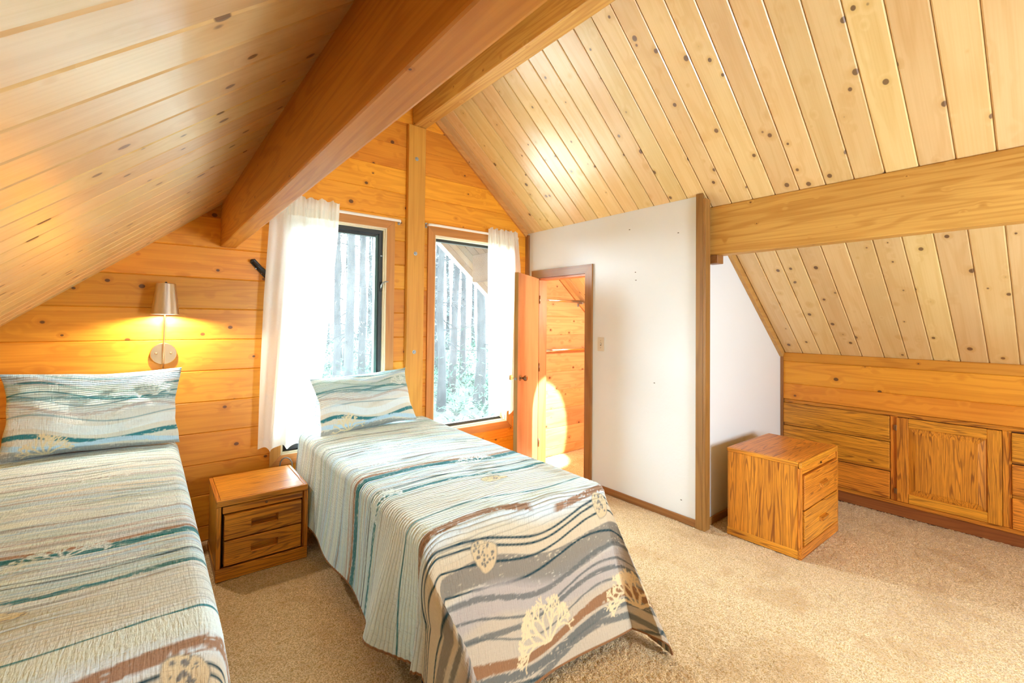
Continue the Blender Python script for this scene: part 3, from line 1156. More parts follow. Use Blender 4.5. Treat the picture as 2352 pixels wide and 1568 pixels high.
# black hook
hk = empty('wall_hook', (0.618, YG, 1.80), label='small black iron hook on the plank wall beside the left curtain', cat='hook')
bm = bmesh.new()
add_box(bm, -0.085, 0.060, -0.014, -0.0006, -0.020, 0.020, 0.005)
bmesh.ops.rotate(bm, verts=bm.verts[:], cent=(0, 0, 0), matrix=Matrix.Rotation(math.radians(48), 3, 'Y'))
from_bm('hook_plate', bm, M_black, hk)
a_ = math.radians(-42)
ca, sa = math.cos(a_), math.sin(a_)
P2 = lambda s, y: (s*ca, y, s*sa)
tube('hook_arm', [P2(-0.075, -0.042), P2(-0.03, -0.035), P2(0.0, -0.026), P2(0.075, -0.026)], [0.007, 0.011, 0.019, 0.018], M_black, hk)
lathe('hook_knob', [(0, -0.012), (0.009, -0.008), (0.012, 0), (0.009, 0.008), (0, 0.012)], P2(-0.083, -0.043), (ca, 0, sa), M_black, hk, n=14)
for s in (-0.028, 0.02):
    q = P2(s, -0.0125)
    lathe('screw', [(0.005, 0), (0.004, 0.002), (0, 0.0025)], (q[0]-.011, q[1], q[2]-.012), (0, -1, 0), M_steel, hk, n=10)

# ------------------------------------------------------------------ curtain rods and curtains
def curtain_rod(x0, x1, z, lab):
    r = empty('curtain_rod', ((x0+x1)/2, YG, z), label=lab, cat='curtain rod')
    h = (x1-x0)/2
    pts = [(-h, -0.003, 0), (-h, -0.035, 0), (-h+0.006, -0.050, 0), (-h+0.024, -0.060, 0)]
    pts += [(h*t_, -0.062, 0) for t_ in (-0.8, -0.4, 0, 0.4, 0.8)]
    pts += [(h-0.024, -0.060, 0), (h-0.006, -0.050, 0), (h, -0.035, 0), (h, -0.003, 0)]
    # flat oval section
    bm_ = bmesh.new()
    rings = []
    for i, p in enumerate(pts):
        p = Vector(p)
        tdir = (Vector(pts[min(i+1, len(pts)-1)])-Vector(pts[max(i-1, 0)])).normalized()
        side = tdir.cross(Vector((0, 0, 1))).normalized()
        rings.append([bm_.verts.new(p+side*0.004*math.cos(q)+Vector((0, 0, 0.0115*math.sin(q)))) for q in [2*math.pi*k_/10 for k_ in range(10)]])
    for A, B in zip(rings[:-1], rings[1:]):
        for k_ in range(10):
            bm_.faces.new((A[k_], A[(k_+1) % 10], B[(k_+1) % 10], B[k_]))
    bm_.faces.new(rings[0])
    bm_.faces.new(rings[-1])
    from_bm('rod', bm_, M_enamel, r, smooth=True)
    for s in (-1, 1):
        bm_ = bmesh.new()
        add_box(bm_, s*h-0.010, s*h+0.010, -0.0026, -0.0008, -0.022, 0.022)
        add_lathe(bm_, [(0.004, 0), (0.003, .003), (0, .003)], (s*h, -0.0027, -0.016), (0, -1, 0), 8)
        from_bm('bracket', bm_, M_steel, r)
    return r


curtain_rod(0.640, 1.648, 2.286, 'white enamel curtain rod over the left window')
curtain_rod(1.905, 2.925, 2.296, 'white enamel curtain rod over the right window')


def sheer_mat():
    t = NT('sheer_cotton')
    tc = t.n('ShaderNodeTexCoord')
    wv = t.noise(t.scale(tc.outputs['Object'], (400, 400, 500)), 1, 1)
    col = (0.88, 0.86, 0.80, 1)
    d = t.n('ShaderNodeBsdfDiffuse')
    d.inputs[0].default_value = col
    tl = t.n('ShaderNodeBsdfTranslucent')
    tl.inputs[0].default_value = (0.92, 0.92, 0.86, 1)
    tr = t.n('ShaderNodeBsdfTransparent')
    m1 = t.n('ShaderNodeMixShader')
    m1.inputs[0].default_value = 0.55
    t.l(d.outputs[0], m1.inputs[1])
    t.l(tl.outputs[0], m1.inputs[2])
    m2 = t.n('ShaderNodeMixShader')
    t.l(t.smooth(wv, 0.3, 0.7, 0.04, 0.12), m2.inputs[0])
    t.l(m1.outputs[0], m2.inputs[1])
    t.l(tr.outputs[0], m2.inputs[2])
    t.l(m2.outputs[0], t.out.inputs[0])
    return t.m


M_sheer = sheer_mat()


def hem_mat():
    t = NT('sheer_cotton_double')
    d = t.n('ShaderNodeBsdfDiffuse')
    d.inputs[0].default_value = (0.88, 0.85, 0.78, 1)
    tl = t.n('ShaderNodeBsdfTranslucent')
    tl.inputs[0].default_value = (0.86, 0.84, 0.76, 1)
    m1 = t.n('ShaderNodeMixShader')
    m1.inputs[0].default_value = 0.38
    t.l(d.outputs[0], m1.inputs[1])
    t.l(tl.outputs[0], m1.inputs[2])
    t.l(m1.outputs[0], t.out.inputs[0])
    return t.m


M_hem = hem_mat()


def curtain(name, lab, edges, zt, zb, nf, amp, seed, yc):
    """edges: list of (z, xl, xr, hem offset) ; builds cloth, header ruffle and hem"""
    rg = np.random.RandomState(seed)
    r = empty(name, ((edges[0][1]+edges[0][2])/2, YG, 0), label=lab, cat='curtain')
    ox = r.location.x
    zs_e = np.array([e[0] for e in edges])[::-1]
    xl_e = np.array([e[1] for e in edges])[::-1]
    xr_e = np.array([e[2] for e in edges])[::-1]
    NU = 150
    ph = rg.rand(8)*6.28
    u = np.linspace(0, 1, NU)

    def pos(z, fine, spread):
        xl, xr = np.interp(z, zs_e, xl_e), np.interp(z, zs_e, xr_e)
        down = np.clip((zt-z)/(zt-zb), 0, 1)
        a = amp*(0.25+0.75*down**0.6)
        y = a*(np.sin(2*np.pi*nf*u+ph[0]+0.5*np.sin(5*u+ph[1]))+0.35*np.sin(2*np.pi*nf*1.9*u+ph[2]+2*down))
        y += fine*np.sin(2*np.pi*16*u+ph[3])*0.5+fine*np.sin(2*np.pi*11*u+ph[4])*0.5
        x = xl+(xr-xl)*u+0.25*a*np.cos(2*np.pi*nf*u+ph[0])
        return x, y+yc

    def sheet(nm, za, zbm, nz, fine_f, mat, wav=0.0):
        V = []
        zz = np.linspace(za, zbm, nz)
        for z in zz:
            x, y = pos(z, fine_f(z), 0)
            zz_ = z+wav*np.sin(2*np.pi*6*u+ph[5])*((z-zt)/0.05 if z > zt else 0)
            sag = 0.025*np.sin(2*np.pi*nf*u+ph[0])*np.clip((zt-z)/(zt-zb), 0, 1)**3
            V.append(np.stack([x-ox, y, zz_+np.zeros(NU)+(-sag)], -1))
        V = np.array(V).reshape(-1, 3)
        F = [(i*NU+j, i*NU+j+1, (i+1)*NU+j+1, (i+1)*NU+j) for i in range(nz-1) for j in range(NU-1)]
        me = bpy.data.meshes.new(nm)
        me.from_pydata(V.tolist(), [], F)
        me.update()
        return link(nm, me, mat, r, smooth=True)

    sheet('cloth', zt-0.02, zb+0.052, 60, lambda z: 0.008*np.clip(1-(zt-z)/0.25, 0, 1)**2, M_sheer)
    sheet('rod_pocket', zt+0.012, zt-0.088, 8, lambda z: 0.010, M_hem)
    sheet('header_ruffle', zt+0.055, zt+0.0105, 6, lambda z: 0.010+0.12*max(0, z-zt-0.012), M_hem, 0.008)
    sheet('hem', zb+0.0525, zb, 4, lambda z: 0.0, M_hem)
    return r


curtain('curtain', 'gathered white sheer curtain over the left window, hem near the nightstand',
        [(2.33, 0.665, 1.124), (2.1, 0.652, 1.118), (1.6, 0.63, 1.078), (1.08, 0.618, 1.034), (0.55, 0.612, 0.93)], 2.286, 0.56, 3.0, 0.034, 3, -0.095)
curtain('curtain', 'narrow white sheer curtain on the right side of the right window beside the closet door',
        [(2.34, 2.530, 2.885), (2.0, 2.535, 2.925), (1.2, 2.555, 2.905), (0.55, 2.565, 2.86)], 2.296, 0.56, 3.5, 0.020, 5, -0.075)

# ------------------------------------------------------------------ beds
def bed(name, loc, rz, w, L, zt, label):
    """local: x across (centre 0), y from foot 0 to head L"""
    r = empty(name, loc, rz, label=label, cat='bed')
    hw = w/2
    bm = bmesh.new()
    add_box(bm, -hw+0.01, hw-0.01, 0.01, L, 0.40, zt-0.012, 0.05, 4)
    from_bm('mattress', bm, M_enamel, r, smooth=True)
    bm = bmesh.new()
    add_box(bm, -hw+0.015, hw-0.015, 0.015, L-0.005, 0.185, 0.398, 0.02, 3)
    from_bm('box_spring', bm, M_mattress, r)
    bm = bmesh.new()
    add_box(bm, -hw+0.02, -hw+0.055, 0.0, L, 0.150, 0.184)
    add_box(bm, hw-0.055, hw-0.02, 0.0, L, 0.150, 0.184)
    add_box(bm, -hw+0.02, hw-0.02, 0.18, 0.215, 0.150, 0.183)
    add_box(bm, -hw+0.02, hw-0.02, L-0.24, L-0.205, 0.150, 0.183)
    from_bm('bed_frame', bm, M_black, r)
    for sx in (-1, 1):
        for y in (0.10, L-0.22):
            x = sx*(hw-0.06)
            lg = empty('leg', (x, y, 0))
            lg.parent = r
            lathe('leg_post', [(0.022, 0.052), (0.022, 0.082), (0.016, 0.085), (0.016, 0.149)], (0, 0, 0), (0, 0, 1), M_black, lg, n=16)
            lathe('caster', [(0.012, -0.016), (0.024, -0.014), (0.026, -0.004), (0.026, 0.004), (0.024, 0.014), (0.012, 0.016)], (0, 0, 0.0275), (1, 0, 0), M_black, lg, n=18)
    return r


# ---- printed quilt pattern (flat print plus a shade tint at the foot, painted on the cloth's own coordinates)
def sr(c):
    c = np.array(c, float)/255
    return np.where(c <= 0.04045, c/12.92, ((c+0.055)/1.055)**2.4)


C_cream = sr((228, 220, 204))
C_white = sr((238, 244, 245))
C_blue = sr((196, 221, 234))
C_sage = sr((200, 218, 208))
C_lilac = sr((206, 198, 196))
C_teal = sr((24, 122, 130))
C_navy = sr((30, 72, 84))
C_slate = sr((116, 122, 122))
C_grey = sr((142, 138, 132))
C_rust = sr((168, 116, 74))
C_sand = sr((238, 216, 176))


def vnoise(U, V, seed, su, sv):
    """cheap smooth value noise on arrays"""
    rg = np.random.RandomState(seed)
    G = rg.rand(64, 64)
    x, y = U*su+seed*1.7, V*sv+seed*2.9
    xi, yi = np.floor(x).astype(int), np.floor(y).astype(int)
    fx, fy = x-xi, y-yi
    fx, fy = fx*fx*(3-2*fx), fy*fy*(3-2*fy)
    g = lambda a, b: G[a % 64, b % 64]
    return (g(xi, yi)*(1-fx)+g(xi+1, yi)*fx)*(1-fy)+(g(xi, yi+1)*(1-fx)+g(xi+1, yi+1)*fx)*fy


def paint_pattern(U, V, Ltop, foot=True, seed=1, pillow=False):
    """U across (m), V from head edge (0) downwards (m)"""
    rg = np.random.RandomState(seed)
    Cc = np.broadcast_to(C_cream if pillow else C_white*0.97, U.shape+(3,)).copy()
    wob = 0.018*np.sin(U*5.2+0.6)+0.010*np.sin(U*11.0+V*3.0+1.0)+0.02*(vnoise(U, V, 5, 2.2, 1.5)-.5)

    def band(v0, wd, col, al=1.0, dry=0.0, slope=0.0, A=0.012, lam=0.9, ph=0.0, soft=0.004, u0=-9, u1=9, taper=0.0):
        c = v0+wob+A*np.sin(2*np.pi*U/lam+ph)+slope*U
        d = np.abs(V-c)
        wloc = wd/2*(1+taper*np.sin(2*np.pi*U/1.7+ph*2))
        m = np.clip((wloc-d)/soft+0.5, 0, 1)*al
        m = m*np.clip((U-u0)/0.03, 0, 1)*np.clip((u1-U)/0.03, 0, 1)
        if dry > 0:
            n = vnoise(U, V, int(rg.randint(1, 60)), 26, 330)*0.6+vnoise(U, V, int(rg.randint(1, 60)), 130, 130)*0.4
            edge = np.clip(d/(wd/2+1e-6), 0, 1)
            m = m*np.clip((n-dry*(0.25+0.6*edge**2))*6, 0, 1)
        Cc[...] = Cc*(1-m[..., None])+np.asarray(col)*m[..., None]

    # broad soft washes
    for i in range(26):
        v0 = rg.uniform(0, Ltop-0.25)
        band(v0, rg.uniform(0.03, 0.10), [C_blue, C_white, C_sage, C_white, C_cream, C_blue, C_lilac, C_white][i % 8], rg.uniform(0.35, 0.75), 0.0, rg.uniform(-.02, .02), soft=0.02, ph=rg.uniform(0, 6))
    # dry-brush streaks and thin lines towards the head
    for i in range(120):
        v0 = rg.uniform(0.0, Ltop-0.42)
        cc = [C_blue, C_sage, C_teal*1.2+.08, C_grey*1.1+.1, C_rust*.5+.33, C_sage, C_teal*.8+.25, C_slate, C_blue, C_white, C_white, C_blue][rg.randint(12)]
        thin = rg.rand() < 0.62
        band(v0, rg.uniform(0.004, 0.009) if thin else rg.uniform(0.012, 0.028), cc, rg.uniform(0.3, 0.75), 0.0 if thin else 0.5, rg.uniform(-.03, .03), ph=rg.uniform(0, 6), soft=0.003, A=rg.uniform(.004, .016))
    if foot:
        e = Ltop+0.05
        band(e-0.80, 0.026, C_rust, .85, 0.45, .01)
        band(e-0.76, 0.050, C_teal, .95, 0.35, .01)
        band(e-0.715, 0.02, C_blue, .9, 0.2, .01)
        band(e-0.58, 0.010, C_navy, .8, 0.2)
        band(e-0.50, 0.030, C_teal, .9, 0.62, .02)
        band(e-0.45, 0.012, C_grey, .7, 0.3)
        band(e-0.33, 0.22, C_cream, .75, 0, soft=.05)
        band(e-0.20, 0.0075, C_teal, 1, 0, .015)
        band(e-0.075, 0.040, C_rust, .9, 0.42, .01, u0=-0.75, u1=.02)
        band(e-0.055, 0.034, C_rust, .9, 0.45, .0, u0=.12, u1=.7)
        band(e+0.42, 0.44, sr((222, 200, 168)), .75, 0, soft=.06)
        band(e+0.08, 0.20, C_sand, .75, 0, soft=.04)
        band(e+0.145, 0.085, C_grey, .85, 0.22, .0, A=.026, lam=1.1, ph=.6, taper=.5)
        band(e+0.010, 0.0085, C_navy, 1, 0, .0, A=.022, lam=1.05, ph=2.0)
        band(e+0.032, 0.0085, C_navy, 1, 0, .0, A=.024, lam=1.05, ph=2.0)
        band(e+0.075, 0.0085, C_navy, 1, 0, .0, A=.030, lam=1.15, ph=2.3)
        band(e+0.150, 0.0090, C_navy, 1, 0, .0, A=.032, lam=1.0, ph=2.9)
        band(e+0.255, 0.11, C_lilac, .8, 0, soft=.03, A=.03)
        band(e+0.215, 0.022, C_slate, .8, 0.40, .0, A=.026, lam=1.0, ph=1.7)
        band(e+0.275, 0.009, C_slate, .9, 0.12, .0, A=.03, lam=.9, ph=2.2)
        band(e+0.310, 0.020, C_slate, .85, 0.35, .0, A=.03, lam=1.1, ph=2.8)
        band(e+0.355, 0.007, C_slate, .9, 0.1, .0, A=.03, lam=.8, ph=2.0)
        band(e+0.415, 0.050, C_rust, .9, 0.25, .0, A=.035, lam=1.15, ph=2.4, taper=.4)
        band(e+0.460, 0.034, C_slate, .9, 0.3, .0, A=.030, lam=1.15, ph=2.3)
        band(e+0.505, 0.028, C_slate, .85, 0.3, .0, A=.035, lam=1.0, ph=2.9)
        band(e+0.545, 0.012, C_navy, .8, 0.3, .0, A=.03)
        band(e+0.600, 0.045, C_rust, .8, 0.3, .0, A=.02)
    if pillow:
        H = Ltop
        for f_, wd, cc, al, dry in ((.10, .02, C_blue, .8, .3), (.20, .012, C_teal, .9, .3), (.27, .10, C_sage, .7, .15), (.30, .006, C_teal, 1, 0), (.36, .006, C_teal, 1, 0), (.33, .02, C_teal, .7, .5),
                                    (.46, .018, C_rust, .6, .4), (.56, .007, C_teal, 1, 0), (.66, .05, C_white, .7, 0), (.80, .026, C_teal, .95, .3), (.88, .030, C_blue, .9, .3), (.97, .05, C_slate, .6, .4)):
            band(f_*H, wd, cc, al, dry, .02, A=.016, lam=.62, ph=rg.uniform(0, 6))
        band(0.5*H, .12, C_white, .35, 0, soft=.04)

    # motifs: corals (branching) and shells, pale on the bands
    def stroke(segs, col, al=1.0):
        for (ax, ay, bx, by, wd) in segs:
            x0, x1 = min(ax, bx)-wd, max(ax, bx)+wd
            y0, y1 = min(ay, by)-wd, max(ay, by)+wd
            sel = (U > x0) & (U < x1) & (V > y0) & (V < y1)
            if not sel.any():
                continue
            pu, pv = U[sel], V[sel]
            dx, dy = bx-ax, by-ay
            t_ = np.clip(((pu-ax)*dx+(pv-ay)*dy)/(dx*dx+dy*dy+1e-9), 0, 1)
            d = np.hypot(pu-ax-t_*dx, pv-ay-t_*dy)
            m = np.clip((wd/2-d)/0.002+0.5, 0, 1)*al
            Cc[sel] = Cc[sel]*(1-m[:, None])+col*m[:, None]

    def coral(cx, cy, size, col, lv0=4):
        segs = []
        def grow(x, y, a, ln, wd, lv):
            bx, by = x+ln*math.sin(a), y-ln*math.cos(a)
            segs.append((x, y, bx, by, wd))
            if lv == 0:
                return
            for s in (-1, 0, 1):
                if rg.rand() < (0.9 if s else 0.75):
                    grow(bx, by, a+s*rg.uniform(.35, .75)+rg.uniform(-.15, .15), ln*rg.uniform(.55, .80), max(.0052*min(1, size+.1), wd*.80), lv-1)
        for a in (-1.3, -0.75, -.2, .35, .9):
            grow(cx+a*0.012*size, cy, a, .056*size, .0115*size, lv0)
        stroke(segs, col)

    def shell(cx, cy, rx, ry, rot):
        c_, s_ = math.cos(rot), math.sin(rot)
        du, dv = U-cx, V-cy
        a, b = (du*c_+dv*s_)/rx, (-du*s_+dv*c_)/ry
        rr = np.sqrt(a*a+b*b*(1+0.9*np.clip(a, -.6, 1)))
        m = np.clip((1-rr)/0.06+.5, 0, 1)
        holes = np.zeros(U.shape)
        sel = (np.abs(du) < .12) & (np.abs(dv) < .12)
        aa, bb = a[sel], b[sel]
        hh_ = np.zeros(aa.shape)
        for q in range(34):
            r_, th_ = rg.uniform(.05, .88), rg.uniform(0, 6.28)
            ha, hb, hr = r_*math.cos(th_), r_*math.sin(th_), rg.uniform(.05, .15)
            hh_ = np.maximum(hh_, np.clip((hr-np.hypot((aa-ha)*1.3, bb-hb))/0.04, 0, 1))
        holes[sel] = hh_
        col = C_sand*(1-holes[..., None])+C_grey*holes[..., None]
        edge = np.clip(1-np.abs(rr-1)/0.07, 0, 1)
        Cc[...] = Cc*(1-m[..., None])+col*m[..., None]
        Cc[...] = Cc*(1-(edge*.7)[..., None])+C_grey*(edge*.7)[..., None]

    if foot:
        e = Ltop+0.05
        coral(0.00, e+0.44, 1.0, C_sand*1.3)
        coral(0.50, e+0.44, 1.0, C_sand*1.3)
        coral(-0.60, e+0.48, 1.0, C_sand*1.3)
        shell(-0.26, e+0.045, .064, .046, .7+math.pi)
        shell(0.42, e+0.005, .060, .046, .9+math.pi)
        for cx, cy, s_ in ((-0.48, e-.50, .7), (0.15, e-.70, .75), (-.1, e-1.2, .65), (.42, e-1.05, .7), (-.35, e-.95, .55), (.2, e-1.55, .6), (-.55, e-1.45, .6), (.60, e-.55, .6)):
            coral(cx, cy, s_, C_white*.97)
        shell(0.05, e-.40, .07, .03, .2)
    if pillow:
        coral(-0.19, 0.97*Ltop, .8, C_sand, 3)
        coral(0.26, 0.34*Ltop, .6, C_white, 3)
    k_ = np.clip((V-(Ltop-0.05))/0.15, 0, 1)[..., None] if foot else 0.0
    light_tint = np.array([0.95, 1.10, 1.20])*(1-k_)+np.array([0.82, 0.79, 0.74])*k_  # foot drape darkened and warmed, its shade put into the print colour
    return np.clip(Cc*light_tint, 0, 1)


def cloth_mat(name, stitch, rough=0.9, foot_v=2.03):
    t = NT(name)
    at = t.n('ShaderNodeAttribute', attribute_name='print')
    uv = t.n('ShaderNodeUVMap')
    sep = t.n('ShaderNodeSeparateXYZ')
    t.l(uv.outputs[0], sep.inputs[0])
    P = uv.outputs[0]
    wob = t.noise(t.scale(P, (4, 7, 1)), 1.0, 2.0, 0.5)
    v = t.math('ADD', sep.outputs[1], t.math('MULTIPLY', wob, 0.045))
    sn = t.math('SINE', t.math('MULTIPLY', v, 2*math.pi/stitch))
    s = t.math('POWER', t.math('ABSOLUTE', sn), 0.6)
    top = t.smooth(sep.outputs[1], foot_v-0.02, foot_v+0.06, 1.0, 0.12)
    puck = t.noise(t.scale(P, (60, 120, 1)), 1.0, 2.0, 0.55)
    crk = t.noise(t.scale(P, (170, 22, 1)), 1.0, 2.0, 0.5, 0.3)
    h = t.math('ADD', t.math('MULTIPLY', t.math('MULTIPLY', s, top), 0.9), t.math('ADD', t.math('MULTIPLY', puck, 0.5), t.math('MULTIPLY', crk, 0.7)))
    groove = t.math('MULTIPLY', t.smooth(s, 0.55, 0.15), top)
    c = t.mix(t.math('MULTIPLY', groove, 0.13), at.outputs['Color'], (0.20, 0.22, 0.22, 1))  # stitch grooves darkened in colour, painted crease shade
    c = t.mix(t.math('MULTIPLY', t.smooth(crk, 0.42, 0.30), 0.10), c, (0.20, 0.16, 0.12, 1))  # low parts of the crinkles also darkened, as painted shade
    nb = t.bump(h, 0.8, 0.0075)
    p = t.principled(c, rough, nb, spec=0.15)
    p.inputs['Sheen Weight'].default_value = 0.12
    return t.m


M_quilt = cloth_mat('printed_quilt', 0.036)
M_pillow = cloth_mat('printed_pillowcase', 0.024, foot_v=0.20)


def grid_mesh(name, P3, UV, COLS, mat, parent=None, flip=False):
    ny, nx = P3.shape[:2]
    idx = np.arange(nx*ny).reshape(ny, nx)
    F = np.stack([idx[:-1, :-1], idx[:-1, 1:], idx[1:, 1:], idx[1:, :-1]], -1).reshape(-1, 4)
    if flip:
        F = F[:, ::-1]
    F = np.ascontiguousarray(F)
    me = bpy.data.meshes.new(name)
    me.vertices.add(nx*ny)
    me.vertices.foreach_set('co', P3.reshape(-1).astype(np.float32))
    me.loops.add(F.size)
    me.loops.foreach_set('vertex_index', F.ravel().astype(np.int32))
    me.polygons.add(len(F))
    me.polygons.foreach_set('loop_start', np.arange(0, F.size, 4).astype(np.int32))
    me.polygons.foreach_set('loop_total', np.full(len(F), 4, np.int32))
    me.polygons.foreach_set('use_smooth', np.ones(len(F), bool))
    me.update()
    ca_ = me.color_attributes.new('print', 'FLOAT_COLOR', 'POINT')
    c4 = np.concatenate([COLS.reshape(-1, 3), np.ones((nx*ny, 1))], 1).astype(np.float32)
    ca_.data.foreach_set('color', c4.ravel())
    ul = me.uv_layers.new(name='UVMap')
    uvf = UV.reshape(-1, 2)[F.ravel()].astype(np.float32)
    ul.data.foreach_set('uv', uvf.ravel())
    return link(name, me, mat, parent)


def quilt(loc, rz, w, L, zt, drop_s, drop_f, label, seed, step=0.0042, right_only=False, tuck=0.0, left_drop=None):
    hw = w/2
    ld = drop_s if left_drop is None else left_drop
    u = np.arange(-hw-ld, hw+drop_s+step, step)
    v = np.arange(0.0, L+drop_f+step, step)         # v=0 at head, L at foot edge
    U, V = np.meshgrid(u, v)
    R = 0.055
    r0 = R
    au = np.abs(U)
    su = np.sign(U)
    du = np.maximum(au-(hw-r0), 0)
    dv = np.maximum(V-(L-r0), 0)
    s = np.hypot(du, dv)
    phi = np.arctan2(dv, du+1e-9)
    # rounded edge then drop, cloth length s from start of the rounding
    arc = R*math.pi/2
    ang_ = np.clip(s/R, 0, math.pi/2)
    hor = R*np.sin(ang_)
    ver = R*(1-np.cos(ang_))
    ex = np.maximum(s-arc, 0)
    corner = np.clip(np.minimum(du, dv)/0.10, 0, 1)
    # along-edge coordinate for folds
    q = np.where(dv > 0, U, V)
    t_ = np.clip(ex/0.5, 0, 1.3)
    lean = 0.035+0.055*corner+0.085*np.sin(phi)**2
    fold = 0.016*np.sin(V*9.5+1.1+seed)*(du > 0)*(1-corner)+0.020*np.sin(U*7.5+0.4+seed)*(dv > 0)*(1-corner)
    cone = corner*np.where(U < 0, 0.07+0.06*np.cos(4*(phi-1.0)), 0.02+0.03*np.cos(4*(phi-1.0)))
    side_l = (du > 0)*(U < 0)*(dv < 0.04)
    fold = fold+side_l*(0.075*np.exp(-((V-(L-0.27))/0.085)**2)-0.045*np.exp(-((V-(L-0.05))/0.07)**2))
    out = np.maximum(ex*0.05+t_*(lean+fold+cone), 0)
    hor2 = hor+out
    slope_loss = np.sqrt(np.maximum(ex**2-out**2, 0))
    ver2 = ver+slope_loss
    cph, sph = np.cos(phi), np.sin(phi)
    kx = 1-0.62*corner*np.clip(ex*4, 0, 1)
    ky = 1+np.where(U < 0, 0.55, 0.30)*corner*np.clip(ex*4, 0, 1)
    X = su*(np.minimum(au, hw-r0)+hor2*cph*kx)
    Yv = np.minimum(V, L-r0)+hor2*sph*ky
    Z = zt-ver2
    # soft puffs on top and mattress crown
    crown = 0.020*(1-(np.minimum(au, hw)/hw)**2)
    Z = Z+crown*np.exp(-ex*20)
    Z += 0.006*(vnoise(U, V, 31, 4, 5)-.5)+0.0022*np.sin((V+0.03*vnoise(U, V, 9, 6, 5))*2*math.pi/0.026)*(vnoise(U, V, 12, 9, 9))
    # slight waves of the hem on the floor side
    Z = np.maximum(Z, 0.012+0.012*vnoise(U, V, 21, 9, 9))
    Yl = L-Yv                      # bed local: y from foot
    P3 = np.stack([X, Yl, Z], -1)
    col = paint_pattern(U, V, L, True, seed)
    col_hem = C_rust*0.8
    ed = np.minimum(np.minimum(u[-1]-U, U-u[0]), v[-1]-V)
    hm = np.clip((0.012-ed)/0.003, 0, 1)
    col = col*(1-hm[..., None])+col_hem*hm[..., None]
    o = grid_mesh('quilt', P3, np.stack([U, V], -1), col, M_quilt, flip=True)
    o.location = loc
    o.rotation_euler = (0, 0, rz)
    sm = o.modifiers.new('thick', 'SOLIDIFY')
    sm.thickness = 0.006
    sm.offset = -1
    tag(o, label, 'quilt')
    return o


def pillow(loc, rot, w, h, th, label, seed, sag=0.0):
    NU, NV = 170, 120
    a = np.linspace(-1, 1, NU)
    b = np.linspace(-1, 1, NV)
    A, B = np.meshgrid(a, b)
    def side(sg):
        prof = np.clip((1-np.abs(A)**2.6), 0, 1)**0.62*np.clip((1-np.abs(B)**2.4), 0, 1)**0.62
        pin = 1-0.085*(1-np.abs(B)**2)*np.abs(A)**3
        pinb = 1-0.075*(1-np.abs(A)**2)*np.abs(B)**3
        X = A*w/2*pin
        Zz = B*h/2*pinb
        wr = 0.026*(vnoise(A+.5*B, B, seed+3, 2.6, 2.4)-.5)+0.014*(vnoise(A-.6*B, B, seed+8, 6, 5)-.5)
        edge = np.clip(1-np.maximum(np.abs(A), np.abs(B)), 0, 1)
        wr = wr*np.clip(edge*6, 0, 1)
        Y = sg*(prof*th/2+wr)
        ru = 0.016*(vnoise(B, A*0, seed+13, 3.5, 1.0)-.5)*np.abs(A)**8
        X = X+ru
        Zz = Zz+0.014*(vnoise(A, B*0, seed+15, 2.6, 1.0)-.5)*np.abs(B)**8
        Y = Y+sag*(A**2)*0.5
        return np.stack([X, Y, Zz], -1)
    U = (A*w/2)
    V = (1-B)/2*h
    col = paint_pattern(U, V, h, False, seed, True)
    r = empty('pillow', loc, label=label, cat='pillow')
    r.rotation_euler = rot
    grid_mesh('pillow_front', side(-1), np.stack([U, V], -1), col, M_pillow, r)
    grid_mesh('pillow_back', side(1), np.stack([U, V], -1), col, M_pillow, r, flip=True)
    return r


RB = (1.305, 1.475, 0)
bed('twin_bed', RB, -0.028, 0.99, 1.99, 0.645, 'twin bed under the right window with the quilt falling over its foot')
quilt((RB[0], RB[1], 0), -0.028, 1.005, 1.985, 0.652, 0.46, 0.60, 'blue and cream striped coral print quilt on the right bed', 4)
LB = (-0.335, 1.30, 0)
bed('twin_bed', LB, 0.0, 0.985, 2.215, 0.690, 'twin bed in the left corner under the wall lamp')
quilt((LB[0], LB[1], 0), 0.0, 1.005, 2.21, 0.697, 0.50, 0.60, 'green tinted striped coral print quilt on the left bed', 4, left_drop=0.05)
pillow((1.300, 3.335, 0.858), (math.radians(-22), math.radians(-3), 0.08), 0.76, 0.43, 0.19, 'teal striped pillow leaning on the window at the head of the right bed', 6, 0.02)
pillow((-0.205, 3.440, 0.930), (math.radians(-9), math.radians(0.3), 0.0), 0.76, 0.45, 0.20, 'pale striped pillow propped against the plank wall on the left bed', 9, -0.02)

# thin cable by the nightstand
ob = tube('power_cord', [(0.742, 3.52, 0.28), (0.745, 3.50, 0.43), (0.748, 3.497, 0.458), (0.757, 3.49, 0.476), (0.770, 3.48, 0.486), (0.785, 3.47, 0.487), (0.800, 3.46, 0.478), (0.812, 3.45, 0.455), (0.82, 3.44, 0.25)], 0.004, plain('grey_cord', (0.25, 0.33, 0.42, 1), 0.45))
tag(ob, 'thin grey cord looping up behind the nightstand', 'cord')

